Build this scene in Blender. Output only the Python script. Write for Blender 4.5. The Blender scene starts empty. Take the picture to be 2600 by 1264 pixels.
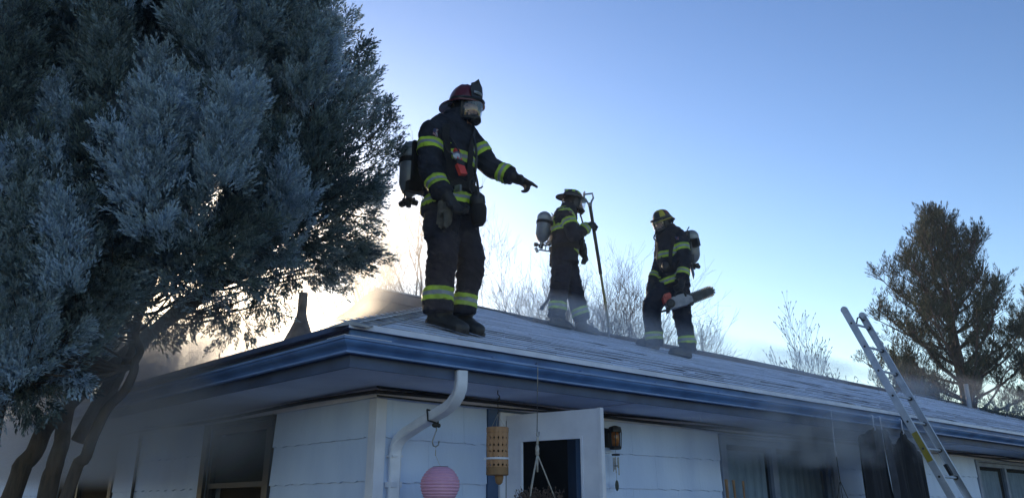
import bpy, bmesh, math, random
import numpy as np
from mathutils import Vector, Matrix, noise
from mathutils.kdtree import KDTree
from mathutils.bvhtree import BVHTree
random.seed(7)
S = bpy.context.scene
COL = S.collection
# ------------------------------------------------------------------ camera
FPX, CXP, CYP = 2163.0, 1300.0, 512.6
PITCH = math.radians(19.95)
EYE = 1.6
cam = bpy.data.cameras.new('camera')
cam.sensor_width = 36.0
cam.lens = FPX / 2600.0 * 36.0
cam.shift_y = -(632.0 - CYP) / 2600.0
cam.clip_end = 2000.0
camo = bpy.data.objects.new('camera', cam)
COL.objects.link(camo)
camo.location = (0, 0, EYE)
camo.rotation_euler = (math.pi / 2 + PITCH, 0, 0)
S.camera = camo
# ------------------------------------------------------------------ sky and sun
SUN_EL, SUN_AZ = math.radians(11.5), math.radians(-18.0)      # azimuth measured from +Y towards +X
world = bpy.data.worlds.new('World')
S.world = world
world.use_nodes = True
wn, wl = world.node_tree.nodes, world.node_tree.links
bg = wn['Background']
sky = wn.new('ShaderNodeTexSky')
sky.sky_type = 'NISHITA'
sky.sun_disc = False
sky.sun_elevation = SUN_EL
sky.sun_rotation = SUN_AZ
sky.altitude = 500.0
sky.air_density = 1.2
sky.dust_density = 0.5
sky.ozone_density = 1.0
hs = wn.new('ShaderNodeGamma')
hs.inputs['Gamma'].default_value = 1.5
pre = wn.new('ShaderNodeMix'); pre.data_type = 'RGBA'; pre.blend_type = 'MULTIPLY'; pre.inputs[0].default_value = 1.0; pre.inputs[7].default_value = (0.15, 0.15, 0.15, 1.0)
wl.new(sky.outputs[0], pre.inputs[6]); wl.new(pre.outputs[2], hs.inputs['Color'])
wb = wn.new('ShaderNodeMix'); wb.data_type = 'RGBA'; wb.blend_type = 'MULTIPLY'; wb.inputs[0].default_value = 1.0
wb.inputs[7].default_value = (5.5, 5.85, 7.5, 1.0)      # camera white balance
wl.new(hs.outputs[0], wb.inputs[6]); wl.new(wb.outputs[2], bg.inputs['Color'])
bg.inputs['Strength'].default_value = 0.15
sl = bpy.data.lights.new('sun', 'SUN')
sl.energy = 3.0
sl.angle = math.radians(0.5)
sl.color = (1.0, 0.79, 0.54)
slo = bpy.data.objects.new('sun', sl)
COL.objects.link(slo)
SUN_DIR = Vector((math.sin(SUN_AZ) * math.cos(SUN_EL), math.cos(SUN_AZ) * math.cos(SUN_EL), math.sin(SUN_EL)))
slo.location = SUN_DIR * 60
slo.rotation_euler = SUN_DIR.to_track_quat('Z', 'Y').to_euler()
S.view_settings.view_transform = 'Standard'
S.view_settings.look = 'None'
S.view_settings.exposure = 0.82
S.view_settings.gamma = 1.0
S.view_settings.use_curve_mapping = False
S.cycles.use_denoising = True
S.cycles.max_bounces = 6
S.cycles.diffuse_bounces = 3
S.cycles.transparent_max_bounces = 12
S.cycles.volume_bounces = 1
S.cycles.volume_step_rate = 2.0
S.cycles.volume_max_steps = 128
S.cycles.sample_clamp_indirect = 6.0
# ------------------------------------------------------------------ picture coordinates to the place
CP, SP = math.cos(PITCH), math.sin(PITCH)
def ray(px, py):
    x = (px - CXP) / FPX; y = -(py - CYP) / FPX
    return Vector((x, CP - y * SP, SP + y * CP))
def at(px, py, d):
    r = ray(px, py)
    return r * (d / r.y) + Vector((0, 0, EYE))
HROT = math.radians(42.62)
HC = Vector((-0.8796, 5.7055, 0))
EX = Vector((math.cos(HROT), math.sin(HROT), 0)); EY = Vector((-math.sin(HROT), math.cos(HROT), 0))
def wor(u, v, z): return HC + EX * u + EY * v + Vector((0, 0, z))
def loc(p):
    d = Vector(p) - HC
    return Vector((d.dot(EX), d.dot(EY), p[2]))
def onplane(px, py, axis, val):
    r = ray(px, py); lo = loc(Vector((0, 0, EYE))); d = Vector((r.dot(EX), r.dot(EY), r.z))
    return lo + d * ((val - lo[axis]) / d[axis])
SLOPE = 0.36; EAVE_Z = 2.60; EAVE = 0.65
SA = math.atan(SLOPE)
def roof_z(p):
    l = loc(p)
    return EAVE_Z + SLOPE * (min(l.x, l.y) + EAVE) + 0.016
# ------------------------------------------------------------------ mesh helpers
ROOTM = {}
class MB:
    def __init__(self):
        self.v = []; self.f = []; self.m = []
    def add(self, vs, fs, mi=0):
        o = len(self.v)
        self.v += [tuple(p) for p in vs]
        self.f += [tuple(i + o for i in q) for q in fs]
        self.m += [mi] * len(fs)
    def box(self, c, size, rot=None, mi=0):
        sx, sy, sz = size[0] / 2, size[1] / 2, size[2] / 2
        vs = [Vector((x * sx, y * sy, z * sz)) for x in (-1, 1) for y in (-1, 1) for z in (-1, 1)]
        if rot is not None: vs = [rot @ p for p in vs]
        vs = [p + Vector(c) for p in vs]
        self.add(vs, [(0, 1, 3, 2), (4, 6, 7, 5), (0, 4, 5, 1), (2, 3, 7, 6), (0, 2, 6, 4), (1, 5, 7, 3)], mi)
    def box2(self, a, b, mi=0):
        a, b = Vector(a), Vector(b)
        self.box((a + b) / 2, [abs(b[i] - a[i]) for i in range(3)], None, mi)
    def bar(self, p0, p1, w, h, up=(0, 0, 1), mi=0):
        p0, p1 = Vector(p0), Vector(p1); d = (p1 - p0); L = d.length; d.normalize()
        s = d.cross(Vector(up))
        if s.length < 1e-4: s = d.cross(Vector((1, 0, 0)))
        s.normalize(); n = s.cross(d)
        R = Matrix((d, s, n)).transposed()
        self.box((p0 + p1) / 2, (L, w, h), R, mi)
    def tube(self, path, rad, sides=8, cap=True, mi=0, flat=1.0):
        path = [Vector(p) for p in path]; n = len(path)
        if not hasattr(rad, '__len__'): rad = [rad] * n
        rings = []; s = None
        for i in range(n):
            d = (path[min(i + 1, n - 1)] - path[max(i - 1, 0)])
            if d.length < 1e-9: d = Vector((0, 0, 1))
            d.normalize()
            if s is None:
                s = d.cross(Vector((0.31, 0.2, 0.93)))
                if s.length < 1e-3: s = d.cross(Vector((1, 0, 0)))
            s = (s - d * s.dot(d)); s.normalize(); t = d.cross(s)
            rings.append([path[i] + (s * math.cos(a) + t * math.sin(a) * flat) * rad[i] for a in [2 * math.pi * k / sides for k in range(sides)]])
        vs = [p for r in rings for p in r]; fs = []
        for i in range(n - 1):
            for k in range(sides):
                a = i * sides + k; b = i * sides + (k + 1) % sides
                fs.append((a, b, b + sides, a + sides))
        if cap:
            fs.append(tuple(reversed(range(sides)))); fs.append(tuple(range((n - 1) * sides, n * sides)))
        self.add(vs, fs, mi)
    def sweep(self, path, frames, profile, mi=0, closed=True, cap=True):
        # profile points (a,b) placed in frames (A,B)
        n = len(profile); vs = []; fs = []
        for p, (A, B), sc in [(path[i], frames[i][:2], frames[i][2] if len(frames[i]) > 2 else 1.0) for i in range(len(path))]:
            vs += [Vector(p) + A * (a * sc) + B * (b * sc) for a, b in profile]
        for i in range(len(path) - 1):
            for k in range(n if closed else n - 1):
                a = i * n + k; b = i * n + (k + 1) % n
                fs.append((a, b, b + n, a + n))
        if cap and closed:
            fs.append(tuple(reversed(range(n)))); fs.append(tuple(range((len(path) - 1) * n, len(path) * n)))
        self.add(vs, fs, mi)
    def loft(self, rings, cap=True, mi=0, closed=True):
        n = len(rings[0]); vs = [p for r in rings for p in r]; fs = []
        for i in range(len(rings) - 1):
            for k in range(n if closed else n - 1):
                a = i * n + k; b = i * n + (k + 1) % n
                fs.append((a, b, b + n, a + n))
        if cap:
            fs.append(tuple(reversed(range(n)))); fs.append(tuple(range((len(rings) - 1) * n, len(rings) * n)))
        self.add(vs, fs, mi)
    def lathe(self, base, axis, prof, sides=20, mi=0, cap=True):
        ax = Vector(axis).normalized(); s = ax.cross(Vector((0.3, 0.91, 0.2))).normalized(); t = ax.cross(s)
        self.loft([[Vector(base) + ax * h + (s * math.cos(a) + t * math.sin(a)) * r for a in [2 * math.pi * k / sides for k in range(sides)]] for r, h in prof], cap, mi)
    def ell(self, c, A, B, C_, mi=0, nu=14, nv=10):
        c = Vector(c); vs = [c + C_]; fs = []
        for j in range(1, nv):
            th = math.pi * j / nv
            for i in range(nu):
                ph = 2 * math.pi * i / nu
                vs.append(c + A * (math.sin(th) * math.cos(ph)) + B * (math.sin(th) * math.sin(ph)) + C_ * math.cos(th))
        vs.append(c - C_); L = len(vs) - 1
        for i in range(nu):
            fs.append((0, 1 + i, 1 + (i + 1) % nu)); fs.append((L, L - nu + (i + 1) % nu, L - nu + i))
        for j in range(nv - 2):
            for i in range(nu):
                a = 1 + j * nu + i; b = 1 + j * nu + (i + 1) % nu
                fs.append((a, a + nu, b + nu, b))
        self.add(vs, fs, mi)
    def prism(self, poly, off, mi=0):
        # polygon of world points extruded by vector off
        n = len(poly); off = Vector(off); P = [Vector(p) for p in poly]
        vs = P + [p + off for p in P]
        fs = [tuple(range(n)), tuple(reversed(range(n, 2 * n)))] + [(i, i + n, (i + 1) % n + n, (i + 1) % n) for i in range(n)]
        self.add(vs, fs, mi)
    def mesh(self, name, mats, M=None, smooth=False):
        me = bpy.data.meshes.new(name)
        vs = self.v if M is None else [tuple(M @ Vector(p)) for p in self.v]
        me.from_pydata(vs, [], self.f)
        for m in (mats if isinstance(mats, (list, tuple)) else [mats]): me.materials.append(m)
        if any(self.m): me.polygons.foreach_set('material_index', self.m)
        bm = bmesh.new(); bm.from_mesh(me)
        bmesh.ops.recalc_face_normals(bm, faces=bm.faces); bm.to_mesh(me); bm.free()
        if smooth:
            me.polygons.foreach_set('use_smooth', [True] * len(me.polygons))
            if smooth is not True: me.set_sharp_from_angle(angle=math.radians(smooth))
        me.update()
        return me
    def build(self, name, mats, parent=None, local=False, smooth=False, base=None, **props):
        # points are given in the place's coordinates unless local (the parent's own)
        M = None
        if parent is not None and not local: M = ROOTM[parent].inverted()
        if parent is None and base is not None: M = Matrix.Translation(-Vector(base))
        o = bpy.data.objects.new(name, self.mesh(name, mats, M, smooth))
        COL.objects.link(o)
        if parent is not None:
            o.parent = parent; ROOTM[o] = ROOTM[parent]
        else:
            if base is not None: o.location = base
            ROOTM[o] = Matrix.Translation(Vector(base)) if base is not None else Matrix.Identity(4)
        for k, val in props.items(): o[k] = val
        return o
def thing(name, label, cat, base=(0, 0, 0), rotz=0.0, group=None):
    o = bpy.data.objects.new(name, None); o.empty_display_size = 0.1
    COL.objects.link(o)
    o.location = base; o.rotation_euler = (0, 0, rotz)
    ROOTM[o] = Matrix.Translation(Vector(base)) @ Matrix.Rotation(rotz, 4, 'Z')
    o['label'] = label; o['category'] = cat
    if group: o['group'] = group
    return o
def npmesh(name, verts, tris, mat, attrs=None):
    me = bpy.data.meshes.new(name)
    nv, nf = len(verts), len(tris); k = tris.shape[1]
    me.vertices.add(nv); me.vertices.foreach_set('co', verts.astype(np.float32).ravel())
    me.loops.add(nf * k); me.loops.foreach_set('vertex_index', tris.astype(np.int32).ravel())
    me.polygons.add(nf); me.polygons.foreach_set('loop_start', np.arange(nf, dtype=np.int32) * k)
    me.polygons.foreach_set('loop_total', np.full(nf, k, dtype=np.int32))
    me.materials.append(mat)
    for an, arr in (attrs or {}).items():
        a = me.attributes.new(an, 'FLOAT', 'POINT'); a.data.foreach_set('value', arr.astype(np.float32))
    me.update(calc_edges=True)
    return me
# ------------------------------------------------------------------ materials
def rgba(c): return (c[0], c[1], c[2], 1.0)
def mat(name, col, col2=None, scale=6.0, rough=0.6, metal=0.0, bump=0.0, bscale=None, stretch=(1, 1, 1), spec=0.5, detail=5.0, contrast=(0.35, 0.65), coat=0.0, place=False):
    m = bpy.data.materials.new(name); m.use_nodes = True
    n, l = m.node_tree.nodes, m.node_tree.links
    b = n['Principled BSDF']
    b.inputs['Roughness'].default_value = rough; b.inputs['Metallic'].default_value = metal
    b.inputs['Specular IOR Level'].default_value = spec
    if coat: b.inputs['Coat Weight'].default_value = coat
    tc = n.new('ShaderNodeTexCoord'); mp = n.new('ShaderNodeMapping'); mp.inputs['Scale'].default_value = stretch
    l.new(n.new('ShaderNodeNewGeometry').outputs['Position'] if place else tc.outputs['Object'], mp.inputs['Vector'])
    if col2 is None: col2 = [c * 0.78 for c in col]
    nt = n.new('ShaderNodeTexNoise'); nt.inputs['Scale'].default_value = scale; nt.inputs['Detail'].default_value = detail
    l.new(mp.outputs[0], nt.inputs['Vector'])
    cr = n.new('ShaderNodeValToRGB')
    cr.color_ramp.elements[0].position = contrast[0]; cr.color_ramp.elements[1].position = contrast[1]
    cr.color_ramp.elements[0].color = rgba(col2); cr.color_ramp.elements[1].color = rgba(col)
    l.new(nt.outputs['Fac'], cr.inputs['Fac']); l.new(cr.outputs['Color'], b.inputs['Base Color'])
    rr = n.new('ShaderNodeMapRange'); rr.inputs['To Min'].default_value = max(0.02, rough - 0.08); rr.inputs['To Max'].default_value = min(1, rough + 0.1)
    l.new(nt.outputs['Fac'], rr.inputs['Value']); l.new(rr.outputs[0], b.inputs['Roughness'])
    if bump:
        nb = n.new('ShaderNodeTexNoise'); nb.inputs['Scale'].default_value = bscale or scale * 6; nb.inputs['Detail'].default_value = 6
        l.new(mp.outputs[0], nb.inputs['Vector'])
        bp = n.new('ShaderNodeBump'); bp.inputs['Strength'].default_value = bump; bp.inputs['Distance'].default_value = 0.01
        l.new(nb.outputs['Fac'], bp.inputs['Height']); l.new(bp.outputs[0], b.inputs['Normal'])
    return m
def glass_mat(name, tint=(0.8, 0.85, 0.88), opacity=0.25, rough=0.05, dirt=(0.3, 0.32, 0.34), ior=1.5, refl=1.0):
    # thin pane: mostly see-through, fresnel reflection, a film of dirt
    m = bpy.data.materials.new(name); m.use_nodes = True
    n, l = m.node_tree.nodes, m.node_tree.links
    for x in list(n):
        if x.type != 'OUTPUT_MATERIAL': n.remove(x)
    out = [x for x in n if x.type == 'OUTPUT_MATERIAL'][0]
    tr = n.new('ShaderNodeBsdfTransparent'); tr.inputs[0].default_value = rgba(tint)
    gl = n.new('ShaderNodeBsdfGlossy'); gl.inputs['Roughness'].default_value = rough
    df = n.new('ShaderNodeBsdfDiffuse'); df.inputs[0].default_value = rgba(dirt)
    lw = n.new('ShaderNodeLayerWeight'); lw.inputs[0].default_value = 0.15; fr = n.new('ShaderNodeMath'); fr.operation = 'ADD'; fr.inputs[1].default_value = 0.03; l.new(lw.outputs['Facing'], fr.inputs[0])
    nt = n.new('ShaderNodeTexNoise'); nt.inputs['Scale'].default_value = 9
    mu = n.new('ShaderNodeMath'); mu.operation = 'MULTIPLY'; mu.inputs[1].default_value = opacity * 2
    l.new(nt.outputs['Fac'], mu.inputs[0])
    m1 = n.new('ShaderNodeMixShader'); m2 = n.new('ShaderNodeMixShader')
    l.new(mu.outputs[0], m1.inputs[0]); l.new(tr.outputs[0], m1.inputs[1]); l.new(df.outputs[0], m1.inputs[2])
    fm = n.new('ShaderNodeMath'); fm.operation = 'MULTIPLY'; fm.inputs[1].default_value = refl; l.new(fr.outputs[0], fm.inputs[0]); l.new(fm.outputs[0], m2.inputs[0]); l.new(m1.outputs[0], m2.inputs[1]); l.new(gl.outputs[0], m2.inputs[2])
    l.new(m2.outputs[0], out.inputs['Surface'])
    return m
M = {}
M['ground'] = mat('winter_grass', (0.13, 0.135, 0.12), (0.08, 0.085, 0.08), 0.7, 0.95, bump=0.5, bscale=40)
M['siding'] = mat('shade_blue_cement_siding', (0.62, 0.74, 0.97), (0.51, 0.63, 0.88), 1.1, 0.75, bump=0.3, bscale=14, stretch=(3, 3, 0.9), place=True, detail=8, contrast=(0.3, 0.62))  # white siding, with the blue of the shade put into its colour
M['trim'] = mat('white_trim_paint', (0.74, 0.77, 0.88), (0.62, 0.65, 0.77), 5, 0.55, bump=0.1, bscale=30)
M['soffit'] = mat('soffit_paint', (0.74, 0.75, 0.88), (0.60, 0.61, 0.74), 2.2, 0.7, bump=0.1)
M['blue_paint'] = mat('blue_house_paint', (0.055, 0.11, 0.23), (0.04, 0.08, 0.17), 4, 0.5, bump=0.12)
M['gutter'] = mat('blue_gutter_paint', (0.105, 0.235, 0.53), (0.045, 0.11, 0.29), 2.2, 0.55, bump=0.25, bscale=5, stretch=(1.6, 1.6, 1), detail=9, contrast=(0.3, 0.62), place=True)
M['lip'] = mat('gutter_highlight_paint', (0.22, 0.36, 0.66), (0.14, 0.25, 0.5), 5, 0.4)  # paler than the gutter: frost and painted edge highlights on lip and bead
M['window_trim'] = mat('dull_blue_grey_window_frame', (0.24, 0.30, 0.42), (0.16, 0.2, 0.3), 6, 0.6)
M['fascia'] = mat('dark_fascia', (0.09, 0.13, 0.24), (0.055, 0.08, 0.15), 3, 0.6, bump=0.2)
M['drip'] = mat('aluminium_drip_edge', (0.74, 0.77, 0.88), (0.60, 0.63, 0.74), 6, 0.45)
M['roofdeck'] = mat('bare_shingle_edge', (0.28, 0.31, 0.38), (0.13, 0.14, 0.18), 2, 0.9)
M['rear_shingle'] = mat('rear_brown_shingle', (0.17, 0.12, 0.10), (0.09, 0.07, 0.065), 5, 0.9, bump=0.5, bscale=60)
M['interior'] = mat('dark_interior', (0.02, 0.02, 0.022), None, 3, 0.9)
M['darkframe'] = mat('dark_window_frame', (0.035, 0.04, 0.05), None, 6, 0.5)
M['curtain'] = mat('pale_curtain', (0.62, 0.72, 0.82), (0.42, 0.50, 0.58), 3, 0.9, bump=0.3, stretch=(8, 8, 0.4))
M['screen'] = mat('window_screen', (0.04, 0.042, 0.046), (0.025, 0.026, 0.03), 3, 0.7)
M['pane'] = glass_mat('window_glass', opacity=0.06, dirt=(0.1, 0.1, 0.11), ior=1.3, refl=0.006)
M['pane_smoky'] = glass_mat('smoke_stained_glass', (0.82, 0.86, 0.9), 0.12, 0.08, (0.10, 0.11, 0.12), 1.3, 0.006)
M['pipe'] = mat('white_downspout', (0.74, 0.78, 0.90), (0.6, 0.64, 0.76), 7, 0.4, bump=0.15)
M['vent'] = mat('weathered_vent_metal', (0.22, 0.19, 0.16), (0.13, 0.11, 0.10), 12, 0.7, metal=0.2, bump=0.2)
M['black'] = mat('black_plastic', (0.012, 0.012, 0.014), (0.02, 0.02, 0.022), 12, 0.5)
M['wire'] = mat('black_wire', (0.02, 0.022, 0.025), None, 12, 0.6)
M['steel'] = mat('steel', (0.35, 0.36, 0.38), (0.2, 0.2, 0.21), 14, 0.4, metal=0.9)
M['rope'] = mat('cotton_rope', (0.5, 0.48, 0.44), (0.36, 0.33, 0.3), 60, 0.9)
def frost_mat():
    m = mat('frosted_asphalt_shingle', (0.5, 0.5, 0.5), None, 5, 0.85, bump=0.55, bscale=160)
    n, l = m.node_tree.nodes, m.node_tree.links
    b = n['Principled BSDF']
    geo = n.new('ShaderNodeNewGeometry')
    n1 = n.new('ShaderNodeTexNoise'); n1.inputs['Scale'].default_value = 0.9; n1.inputs['Detail'].default_value = 7; n1.inputs['Roughness'].default_value = 0.65
    n2 = n.new('ShaderNodeTexNoise'); n2.inputs['Scale'].default_value = 34; n2.inputs['Detail'].default_value = 3
    l.new(geo.outputs['Position'], n1.inputs['Vector']); l.new(geo.outputs['Position'], n2.inputs['Vector'])
    ad = n.new('ShaderNodeMath'); ad.operation = 'MULTIPLY_ADD'; ad.inputs[1].default_value = 0.45
    l.new(n2.outputs['Fac'], ad.inputs[0]); l.new(n1.outputs['Fac'], ad.inputs[2])
    oi = n.new('ShaderNodeObjectInfo')
    ad2 = n.new('ShaderNodeMath'); ad2.operation = 'MULTIPLY_ADD'; ad2.inputs[1].default_value = 0.10
    l.new(oi.outputs['Random'], ad2.inputs[0]); l.new(ad.outputs[0], ad2.inputs[2])
    cr = n.new('ShaderNodeValToRGB'); e = cr.color_ramp.elements
    e[0].position = 0.46; e[0].color = (0.26, 0.29, 0.37, 1); e[1].position = 0.70; e[1].color = (0.78, 0.82, 0.93, 1)
    l.new(ad2.outputs[0], cr.inputs['Fac']); l.new(cr.outputs['Color'], b.inputs['Base Color'])
    return m
M['frost'] = frost_mat()
M['gable'] = mat('tan_gable_boards', (0.26, 0.21, 0.17), (0.18, 0.15, 0.12), 3, 0.85, bump=0.3)
M['frost_cap'] = mat('hip_cap_shingle', (0.46, 0.47, 0.50), (0.22, 0.23, 0.26), 9, 0.85, bump=0.5, bscale=150)
M['tank_grey'] = mat('grey_pipe', (0.3, 0.32, 0.36), None, 8, 0.6)
# ================================================================== the ground
g = MB(); g.add([(-600, -300, 0), (600, -300, 0), (600, 1200, 0), (-600, 1200, 0)], [(0, 1, 2, 3)])
g.build('ground', M['ground'], kind='structure')
# ================================================================== the house (local: x along right wall, y along left wall)
house = thing('house', 'white single-storey house with blue gutter and frosted shingle roof', 'house', HC, HROT)
LX, LY, RV = 30.0, 11.0, 3.4          # length of right wall, of left wall, ridge line
WT = 2.37                            # wall top / soffit
def part(mb, name, m, parent=house, smooth=False, **k): return mb.build(name, m, parent, True, smooth, **k)
def wall_boxes(mb, length, openings, to):
    # to(a, z) pairs -> box from a0..a1, z0..z1
    edges = sorted({0.0, length, *[o[0] for o in openings], *[o[1] for o in openings]})
    for a0, a1 in zip(edges, edges[1:]):
        op = [o for o in openings if o[0] <= a0 + 1e-6 and o[1] >= a1 - 1e-6]
        if op:
            o = op[0]
            if o[2] > 0.01: mb.box2(*to(a0, a1, 0, o[2]))
            mb.box2(*to(a0, a1, o[3], WT))
        else: mb.box2(*to(a0, a1, 0, WT))
R_OPEN = [(1.10, 2.00, 0.22, 2.28), (3.92, 5.92, 0.95, 2.26), (10.1, 12.6, 0.95, 2.26)]
L_OPEN = [(1.46, 2.52, 0.85, 2.27), (4.80, 7.00, 0.85, 2.24)]
mb = MB(); wall_boxes(mb, LX, R_OPEN, lambda a0, a1, z0, z1: ((a0, 0, z0), (a1, 0.14, z1)))
rwall = part(mb, 'wall', M['siding'])
mb = MB(); wall_boxes(mb, LY, L_OPEN, lambda a0, a1, z0, z1: ((0, max(a0, 0.141), z0), (0.14, a1, z1)))
lwall = part(mb, 'wall', M['siding'])
mb = MB(); mb.box2((0, LY, 0), (LX, LY + 0.14, WT)); mb.box2((LX, 0, 0), (LX + 0.14, LY + 0.14, WT)); part(mb, 'wall', M['siding'])
# dark rooms behind the openings
mb = MB()
for a0, a1, z0, z1 in ((1.0, 2.3, 0.2, 2.34), (3.8, 6.1, 0.7, 2.34), (9.9, 12.8, 0.7, 2.34)):
    mb.add([(a0, 0.145, z0), (a1, 0.145, z0), (a1, 0.145, z1), (a0, 0.145, z1), (a0, 2.6, z0), (a1, 2.6, z0), (a1, 2.6, z1), (a0, 2.6, z1)],
           [(4, 5, 6, 7), (0, 4, 7, 3), (1, 2, 6, 5), (0, 1, 5, 4), (3, 7, 6, 2)])
for a0, a1, z0, z1 in ((1.3, 2.7, 0.7, 2.34), (4.6, 7.1, 0.7, 2.34)):
    mb.add([(0.145, a0, z0), (0.145, a1, z0), (0.145, a1, z1), (0.145, a0, z1), (0.9, a0, z0), (0.9, a1, z0), (0.9, a1, z1), (0.9, a0, z1)],
           [(4, 5, 6, 7), (0, 4, 7, 3), (1, 2, 6, 5), (0, 1, 5, 4), (3, 7, 6, 2)])
part(mb, 'interior', M['interior'])
# wavy-edged siding shingles, each its own piece
def shingle_mesh(w, h, seed):
    rnd = random.Random(seed); n = 11; mb = MB()
    ph = rnd.uniform(0, 6.28)
    top = []; bot = []; back = []
    for i in range(n):
        x = w * i / (n - 1)
        wz = 0.0045 * math.sin(x * 34 + ph) + 0.003 * math.sin(x * 71 + ph * 2)
        top.append((x, -0.003, h)); bot.append((x, -0.0175, wz)); back.append((x, -0.0008, wz))
    vs = top + bot + back
    fs = [(n + i, n + i + 1, i + 1, i) for i in range(n - 1)] + [(2 * n + i, 2 * n + i + 1, n + i + 1, n + i) for i in range(n - 1)]
    fs += [(0, 2 * n, n), (n - 1, 2 * n - 1, 3 * n - 1)]
    mb.add(vs, fs); return mb.mesh('siding_shingle', M['siding'])
SH_W, SH_H, SH_Z = 0.61, 0.272, 2.05
full_sh = [shingle_mesh(SH_W - 0.0015, SH_H + 0.01, k) for k in range(6)]
def put_siding(parent, length, openings, left):
    for row in range(-7, 2):
        z = SH_Z + row * SH_H
        if left: z += 0.004
        h = min(SH_H + 0.01, 2.325 - z)
        if h < 0.03: continue
        off = (0.31 if row % 2 else 0.0) + 0.06
        blocks = [(o[0] - 0.10, o[1] + 0.10) for o in openings if o[2] - 0.1 < z + h * 0.5 and o[3] > z + 0.06]
        if not left and z < 2.30: blocks = [(0.94, 2.16) if b[0] == R_OPEN[0][0] - 0.10 else b for b in blocks]
        cuts = [0.055]
        x = 0.055 + off
        while x < length:
            cuts.append(x); x += SH_W
        cuts.append(length)
        for b in blocks: cuts += [b[0], b[1]]
        cuts = sorted(c for c in cuts if 0.054 <= c <= length)
        k = row * 7
        for c0, c1 in zip(cuts, cuts[1:]):
            if c1 - c0 < 0.02: continue
            mid = (c0 + c1) / 2
            if any(b[0] < mid < b[1] for b in blocks): continue
            k += 1; w = c1 - c0
            if abs(w - SH_W) < 1e-4 and abs(h - SH_H - 0.01) < 1e-4: me = full_sh[(k * 5 + row) % 6]
            else: me = shingle_mesh(w - 0.0015, h, k + row * 31)
            o = bpy.data.objects.new('siding_shingle', me); COL.objects.link(o); o.parent = parent
            jz = random.uniform(-0.002, 0.002)
            if left: o.matrix_local = Matrix.Translation((0, c1, z + jz)) @ Matrix.Rotation(-math.pi / 2, 4, 'Z')
            else: o.matrix_local = Matrix.Translation((c0, 0, z + jz))
put_siding(rwall, 12.9, R_OPEN, False)
put_siding(lwall, 8.6, L_OPEN, True)
# corner boards, frieze
mb = MB(); mb.box2((-0.022, -0.022, 0), (0.058, -0.002, 2.30)); mb.box2((-0.024, -0.0015, 0), (-0.002, 0.062, 2.299)); part(mb, 'corner_board', M['trim'])
mb = MB(); mb.box2((-0.026, -0.028, 2.303), (LX, -0.001, 2.366)); part(mb, 'frieze_board', M['trim'])
mb = MB(); mb.box2((-0.029, 0.001, 2.305), (-0.001, LY, 2.365)); part(mb, 'frieze_board', M['trim'])
# soffit, fascia
FO = 0.60
mb = MB()
mb.box2((0.0, -FO + 0.003, WT), (LX, 0.0, WT + 0.012)); mb.box2((-FO + 0.003, -FO + 0.003, WT), (-0.0005, LY + 0.6, WT + 0.0125))
soffit = part(mb, 'soffit', M['soffit'])
for k in range(9):
    mb = MB(); x = 1.9 + k * 3.05
    mb.box2((x, -FO + 0.01, WT - 0.006), (x + 0.045, -0.03, WT - 0.0005)); part(mb, 'soffit_batten', M['soffit'], soffit)
mb = MB()
for a, b in (((0, -FO, 0), (LX, -FO - 0.02, 0)),): mb.box2((-FO - 0.02, -FO - 0.02, 2.366), (LX, -FO, 2.575))
mb.box2((-FO - 0.02, -FO + 0.001, 2.366), (-FO, LY + 0.6, 2.575)); part(mb, 'fascia', M['fascia'])
# gutter: K-style profile (offset from wall, z), sections with visible joints
GP = [(0.622, 2.510), (0.622, 2.440), (0.668, 2.438), (0.680, 2.446), (0.684, 2.458), (0.698, 2.468), (0.722, 2.480), (0.728, 2.490), (0.728, 2.497), (0.722, 2.499), (0.714, 2.498), (0.716, 2.488), (0.690, 2.472), (0.672, 2.455), (0.630, 2.448)]
def gutter_run(a0, a1, left, d, miter):
    mb = MB(); rings = []
    for a, mt in ((a0, miter), (a1, False)):
        ring = []
        for o, z in GP:
            q = -o - d if mt else a
            sag = -0.004 * math.sin(a * 0.9)
            ring.append((-o - d, q, z + sag) if left else (q, -o - d, z + sag))
        rings.append([Vector(p) for p in ring])
    mb.loft(rings); gg = part(mb, 'gutter', M['gutter'], smooth=50)
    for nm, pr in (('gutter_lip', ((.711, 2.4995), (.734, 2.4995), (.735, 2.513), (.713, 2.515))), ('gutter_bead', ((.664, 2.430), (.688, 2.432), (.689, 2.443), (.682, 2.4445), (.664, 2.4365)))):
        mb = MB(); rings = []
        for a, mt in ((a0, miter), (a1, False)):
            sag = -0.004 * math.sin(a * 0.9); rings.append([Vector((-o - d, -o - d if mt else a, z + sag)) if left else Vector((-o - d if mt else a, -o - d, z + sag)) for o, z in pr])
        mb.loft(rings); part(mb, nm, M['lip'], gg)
    return gg
xs = [-0.6, 1.15, 4.15, 7.2, 10.2, 13.2, 16.2, 21, LX]
for k in range(len(xs) - 1): gutter_run(xs[k], xs[k + 1] + 0.03, False, 0.0016 * (k % 2), k == 0)
ys = [-0.6, 1.5, 4.6, 7.7, LY + 0.6]
for k in range(4): gutter_run(ys[k], ys[k + 1] + 0.03, True, 0.0016 * (k % 2), k == 0)
mb = MB()   # sealant and corner strap
mb.box2((-0.738, -0.7365, 2.5155), (-0.42, -0.7125, 2.5195)); mb.box2((-0.7365, -0.7120, 2.5157), (-0.712, -0.55, 2.5195)); part(mb, 'gutter_strap', M['drip'])
mb = MB(); mb.box2((-0.640, -0.640, 2.452), (LX, -0.6205, 2.588)); part(mb, 'gutter_apron', M['gutter'])
for k in range(16):
    mb = MB(); x = 0.35 + k * 0.82; mb.box2((x, -0.738, 2.5158), (x + .022, -0.6405, 2.5185)); part(mb, 'gutter_hanger', M['lip'])
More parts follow.
